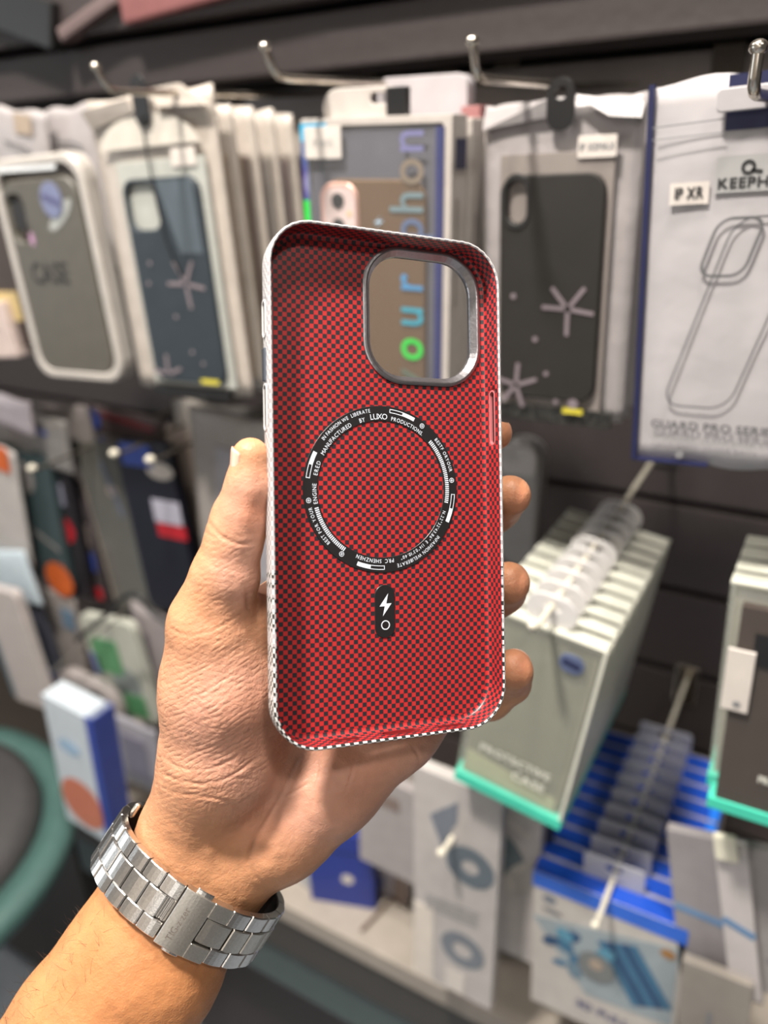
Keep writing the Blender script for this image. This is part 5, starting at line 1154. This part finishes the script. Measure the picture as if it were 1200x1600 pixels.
# third row
leaning('pale blue film pouch at the left edge, third row', 'pouch', .53, ((-60, 855), (30, 862), (60, 935), (-30, 945)), PB_, soft=True, seed=32)
leaning('long white and slate sleeve slanting down from the left edge', 'sleeve', .50, ((-30, 925), (12, 915), (78, 1095), (30, 1110)), mat('white_grey_sleeve', (.42, .38, .37), .4), extras=[('bar', -.45, .95, -.45, .05, mat('slate_blue_edge', (.12, .17, .21), .5), .008)])
leaning('dark navy pack with a blue foot behind the white sleeve', 'pack', .54, ((18, 935), (52, 945), (96, 1075), (60, 1070)), mat('dark_slate_card', (.06, .065, .09), .5), extras=[('rect', .1, .18, .8, .14, BL), ('rect', .1, .55, .5, .3, mat('dark_blue_card', (.03, .035, .07), .5))])
leaning('grey beige sleeve beside the dark navy pack', 'sleeve', .56, ((52, 930), (112, 920), (130, 1070), (92, 1075)), mat('grey_beige_sleeve', (.25, .225, .215), .4), soft=True, seed=35, extras=[('rect', .3, .78, .3, .2, mat('steel_blue_spot', (.12, .19, .27), .5))])
leaning('white and green printed pack under the black cable', 'pack', .55, ((118, 950), (205, 985), (252, 1150), (165, 1095)), mat('pale_green_white', (.42, .43, .38), .45), extras=[('rect', -.14, .62, .5, .34, GR), ('rect', .16, .16, .40, .22, GR), ('disc', .1, .38, .26, .24, mat('grey_green_print', (.22, .25, .25), .5)), ('rect', -.40, .52, .14, .2, mat('periwinkle_print', (.18, .22, .42), .5))])
leaning('grey film sleeve at the far side of the green printed pack', 'sleeve', .57, ((200, 950), (262, 960), (268, 1180), (236, 1190)), mat('mauve_grey_film', (.27, .24, .245), .4), soft=True, seed=36, extras=[('bar', -.1, .85, .1, .35, mat('dusk_purple', (.09, .08, .11), .5), .004)])
o, w, h = hang('round_coil', 'round grey packet with a dark hole under the green printed pack', 'packet', .525, (92, 1065), (168, 1058), (182, 1125), (104, 1130)); rprism('body', (0, h / 2, w, h, h * .48), 0, .014, mat('grey_coil', (.30, .27, .265), .4), o, holes=[(w * .18, h * .5, w * .36, h * .6, w * .17)], bev=.002); rprism('hole_lining', (w * .18, h * .5, w * .34, h * .58, w * .16), .006, .013, BLACKP, o)
leaning('grey lilac pouch hanging low between the tall white box and the wrist', 'pouch', .52, ((150, 1120), (238, 1130), (246, 1225), (186, 1235)), mat('grey_lilac_pouch', (.30, .29, .33), .4), soft=True, seed=37, extras=[('rect', .1, .5, .4, .6, mat('lilac_shade_print', (.19, .18, .24), .5))])
o, w, h = hang('tall_box', 'white box with an orange picture and a blue side panel', 'box', .42, (62, 1090), (146, 1120), (172, 1312), (112, 1290)); box('carton', (-w / 2, 0, 0), (w / 2, .03, h), mat('ice_white_card', (.50, .56, .62), .45), o, bev=.001)
flat('orange_picture', [disc(-w * .04, h * .24, w * .44, h * .19, rot=.25)], -.0008, mat('terracotta_print', (.48, .16, .10), .5), o); flat('blue_smudge', [disc(-w * .1, h * .68, w * .22, h * .05)], -.0008, mat('pale_blue_smudge', (.28, .42, .58), .5), o); box('blue_panel', (w * .36, -.0008, 0), (w * .5 + .0006, .0304, h), mat('cobalt_panel', (.03, .06, .32), .45), o)
P = [Vector(at(*p, .50)) for p in ((120, 1000), (165, 962), (190, 935), (215, 930), (236, 955), (262, 975))]; o = empty('cable', tuple(P[0])); tag(o, 'black looped cable hanging over the green printed pack', 'cable'); tube('cord', [p - P[0] for p in arc_pts(P, 5)], .0032, BLACKP, o, n=8)
o = empty('cable_tie', tuple(Vector(at(118, 1030, .49)))); tag(o, 'grey wire rod crossing the white and green packs on the left', 'rod'); A_ = Vector(at(80, 1050, .49)); B_ = Vector(at(190, 960, .56)); tube('wire', [A_ - Vector(o.location), (A_ + B_) / 2 - Vector(o.location), B_ - Vector(o.location)], .0018, mat('grey_wire', (.2, .19, .17), .4, .6), o, n=8)
for i, (px_, Y_, lab) in enumerate([((52, 735), .50, 'white ball-tipped rod in front of the dark teal pack'), ((180, 712), .50, 'cream-tipped rod above the smoky grey case'), ((236, 722), .51, 'cream-tipped rod above the red banded black pack')]):
    hook(lab, px_, Y_, .003, .2, rad=.0034, group='rods on the left second row', m=ROD, mr=mat('dull_rod', (.10, .085, .07), .5, .5))

# --- the base deck, boxes standing on it, and the stool beyond
DZ = 1.45 - .822
structure(box('trim_5', (-.90, .50, DZ - .03), (1.3, WALL_Y, DZ), mat('cream_deck', (.34, .30, .26), .5), None, bev=.002)); structure(box('trim_6', (-.90, .505, DZ - .10), (1.3, .53, DZ - .03), mat('dark_deck_edge', (.05, .045, .04), .5), None, bev=.002)); structure(box('trim_7', (-.90, .515, DZ - .19), (1.3, .54, DZ - .102), mat('grey_teal_panel', (.075, .105, .105), .5), None, bev=.002)); structure(box('trim_8', (-.90, .60, 0.0), (1.3, .62, DZ - .102), CH, None, bev=.002))
def deck_box(label, px_l, px_r, Y, hh, m, d=.05, yaw=0.0, name='deck_box'):
    A_ = Vector(at(*px_l, Y)); B_ = Vector(at(*px_r, Y)); w = (B_ - A_).length
    o = empty(name, matrix=Matrix.Translation(Vector(((A_.x + B_.x) / 2, Y, DZ))) @ Matrix.Rotation(yaw, 4, 'Z')); tag(o, label, 'box'); box('carton', (-w / 2, 0, 0), (w / 2, d, hh), m, o, bev=.001); return o, w
o, w = deck_box('navy blue box with a pale disc standing on the deck under the hand', (508, 1420), (566, 1400), .535, .115, mat('deep_blue_box', (.015, .035, .26), .4), .03, math.radians(18)); flat('pale_disc', [disc(w * .1, .045, .0075)], -.0008, LABEL, o); box('lid_line', (-w / 2 - .0004, -.0004, .085), (w / 2 + .0004, .0, .087), NAVY, o)
o, w = deck_box('white box with a blue drop mark standing left of the navy box', (418, 1415), (494, 1425), .540, .085, mat('ice_grey_box', (.44, .45, .47), .45), .03, math.radians(-12)); flat('blue_drop', [disc(w * .18, .046, .006, .010)], -.0008, mat('drop_blue', (.05, .22, .55), .5), o); box('lid_line', (-w / 2 - .0004, -.0004, .07), (w / 2 + .0004, .0, .0712), GREYI, o)
o, w = deck_box('low grey box lying on the deck behind the navy box', (560, 1400), (650, 1440), .62, .035, mat('dull_grey_box', (.16, .145, .15), .5), .06); box('lid', (-w / 2 - .001, -.001, .028), (w / 2 + .001, .061, .036), mat('dull_grey_lid', (.2, .18, .185), .5), o, bev=.001)
A_ = Vector(at(572, 1500, .505)); o = empty('fallen_rod', (A_.x, .55, DZ + .003)); tag(o, 'thin dark rod lying on the cream deck', 'rod'); tube('rod', [(-.01, -.035, 0), (.0, .02, 0), (.012, .09, 0)], .0022, mat('brown_rod', (.12, .08, .06), .5), o, n=8)
SZ = .60; c_ = at(-60, 1350, 1.0)
st = empty('round_stool', (-.95, .285, 0)); SH = .26; tag(st, 'round stool with a dark grey seat and teal rim at the lower left', 'stool')
def lathe(name, prof, m, parent, n=40):
    bm = bmesh.new(); R_ = [[bm.verts.new((r * math.cos(2 * math.pi * k / n), r * math.sin(2 * math.pi * k / n), z)) for k in range(n)] for r, z in prof]
    for a, b_ in zip(R_, R_[1:]):
        for k in range(n): bm.faces.new((a[k], a[(k + 1) % n], b_[(k + 1) % n], b_[k]))
    bm.faces.new(R_[0]); bm.faces.new(R_[-1]); return link_bm(name, bm, m, parent, True)
lathe('seat', [(.17, .64), (.190, .645), (.202, .665), (.198, .69), (.180, .70), (.0001, .703)], mat('dark_grey_vinyl', (.06, .058, .06), .45), st); lathe('teal_rim', [(.203, .645), (.240, .645), (.246, .66), (.240, .675), (.203, .675), (.203, .645)], mat('muted_teal', (.06, .125, .115), .45), st)
lathe('column', [(.03, .03), (.03, .64)], STEEL, st, 20); lathe('foot_plate', [(.20, 0), (.20, .012), (.05, .03)], STEEL, st)
cb = empty('added_dark_cabinet', (-1.25, .64, 0)); tag(cb, 'added dark cabinet that keeps the space under the left packs dark, beside the round stool', 'cabinet')  # unlit-looking block added to darken the space under the left packs
box('body', (-.35, -.12, .03), (.345, .135, .60), mat('black_brown_laminate', (.03, .024, .02), .5), cb, bev=.002); box('plinth', (-.34, -.10, 0), (.34, .13, .03), BLACKP, cb); box('door_panel', (-.34, -.126, .05), (-.005, -.12, .58), _mats['black_brown_laminate'], cb, bev=.001); box('door_panel', (.005, -.126, .05), (.34, -.12, .58), _mats['black_brown_laminate'], cb, bev=.001)
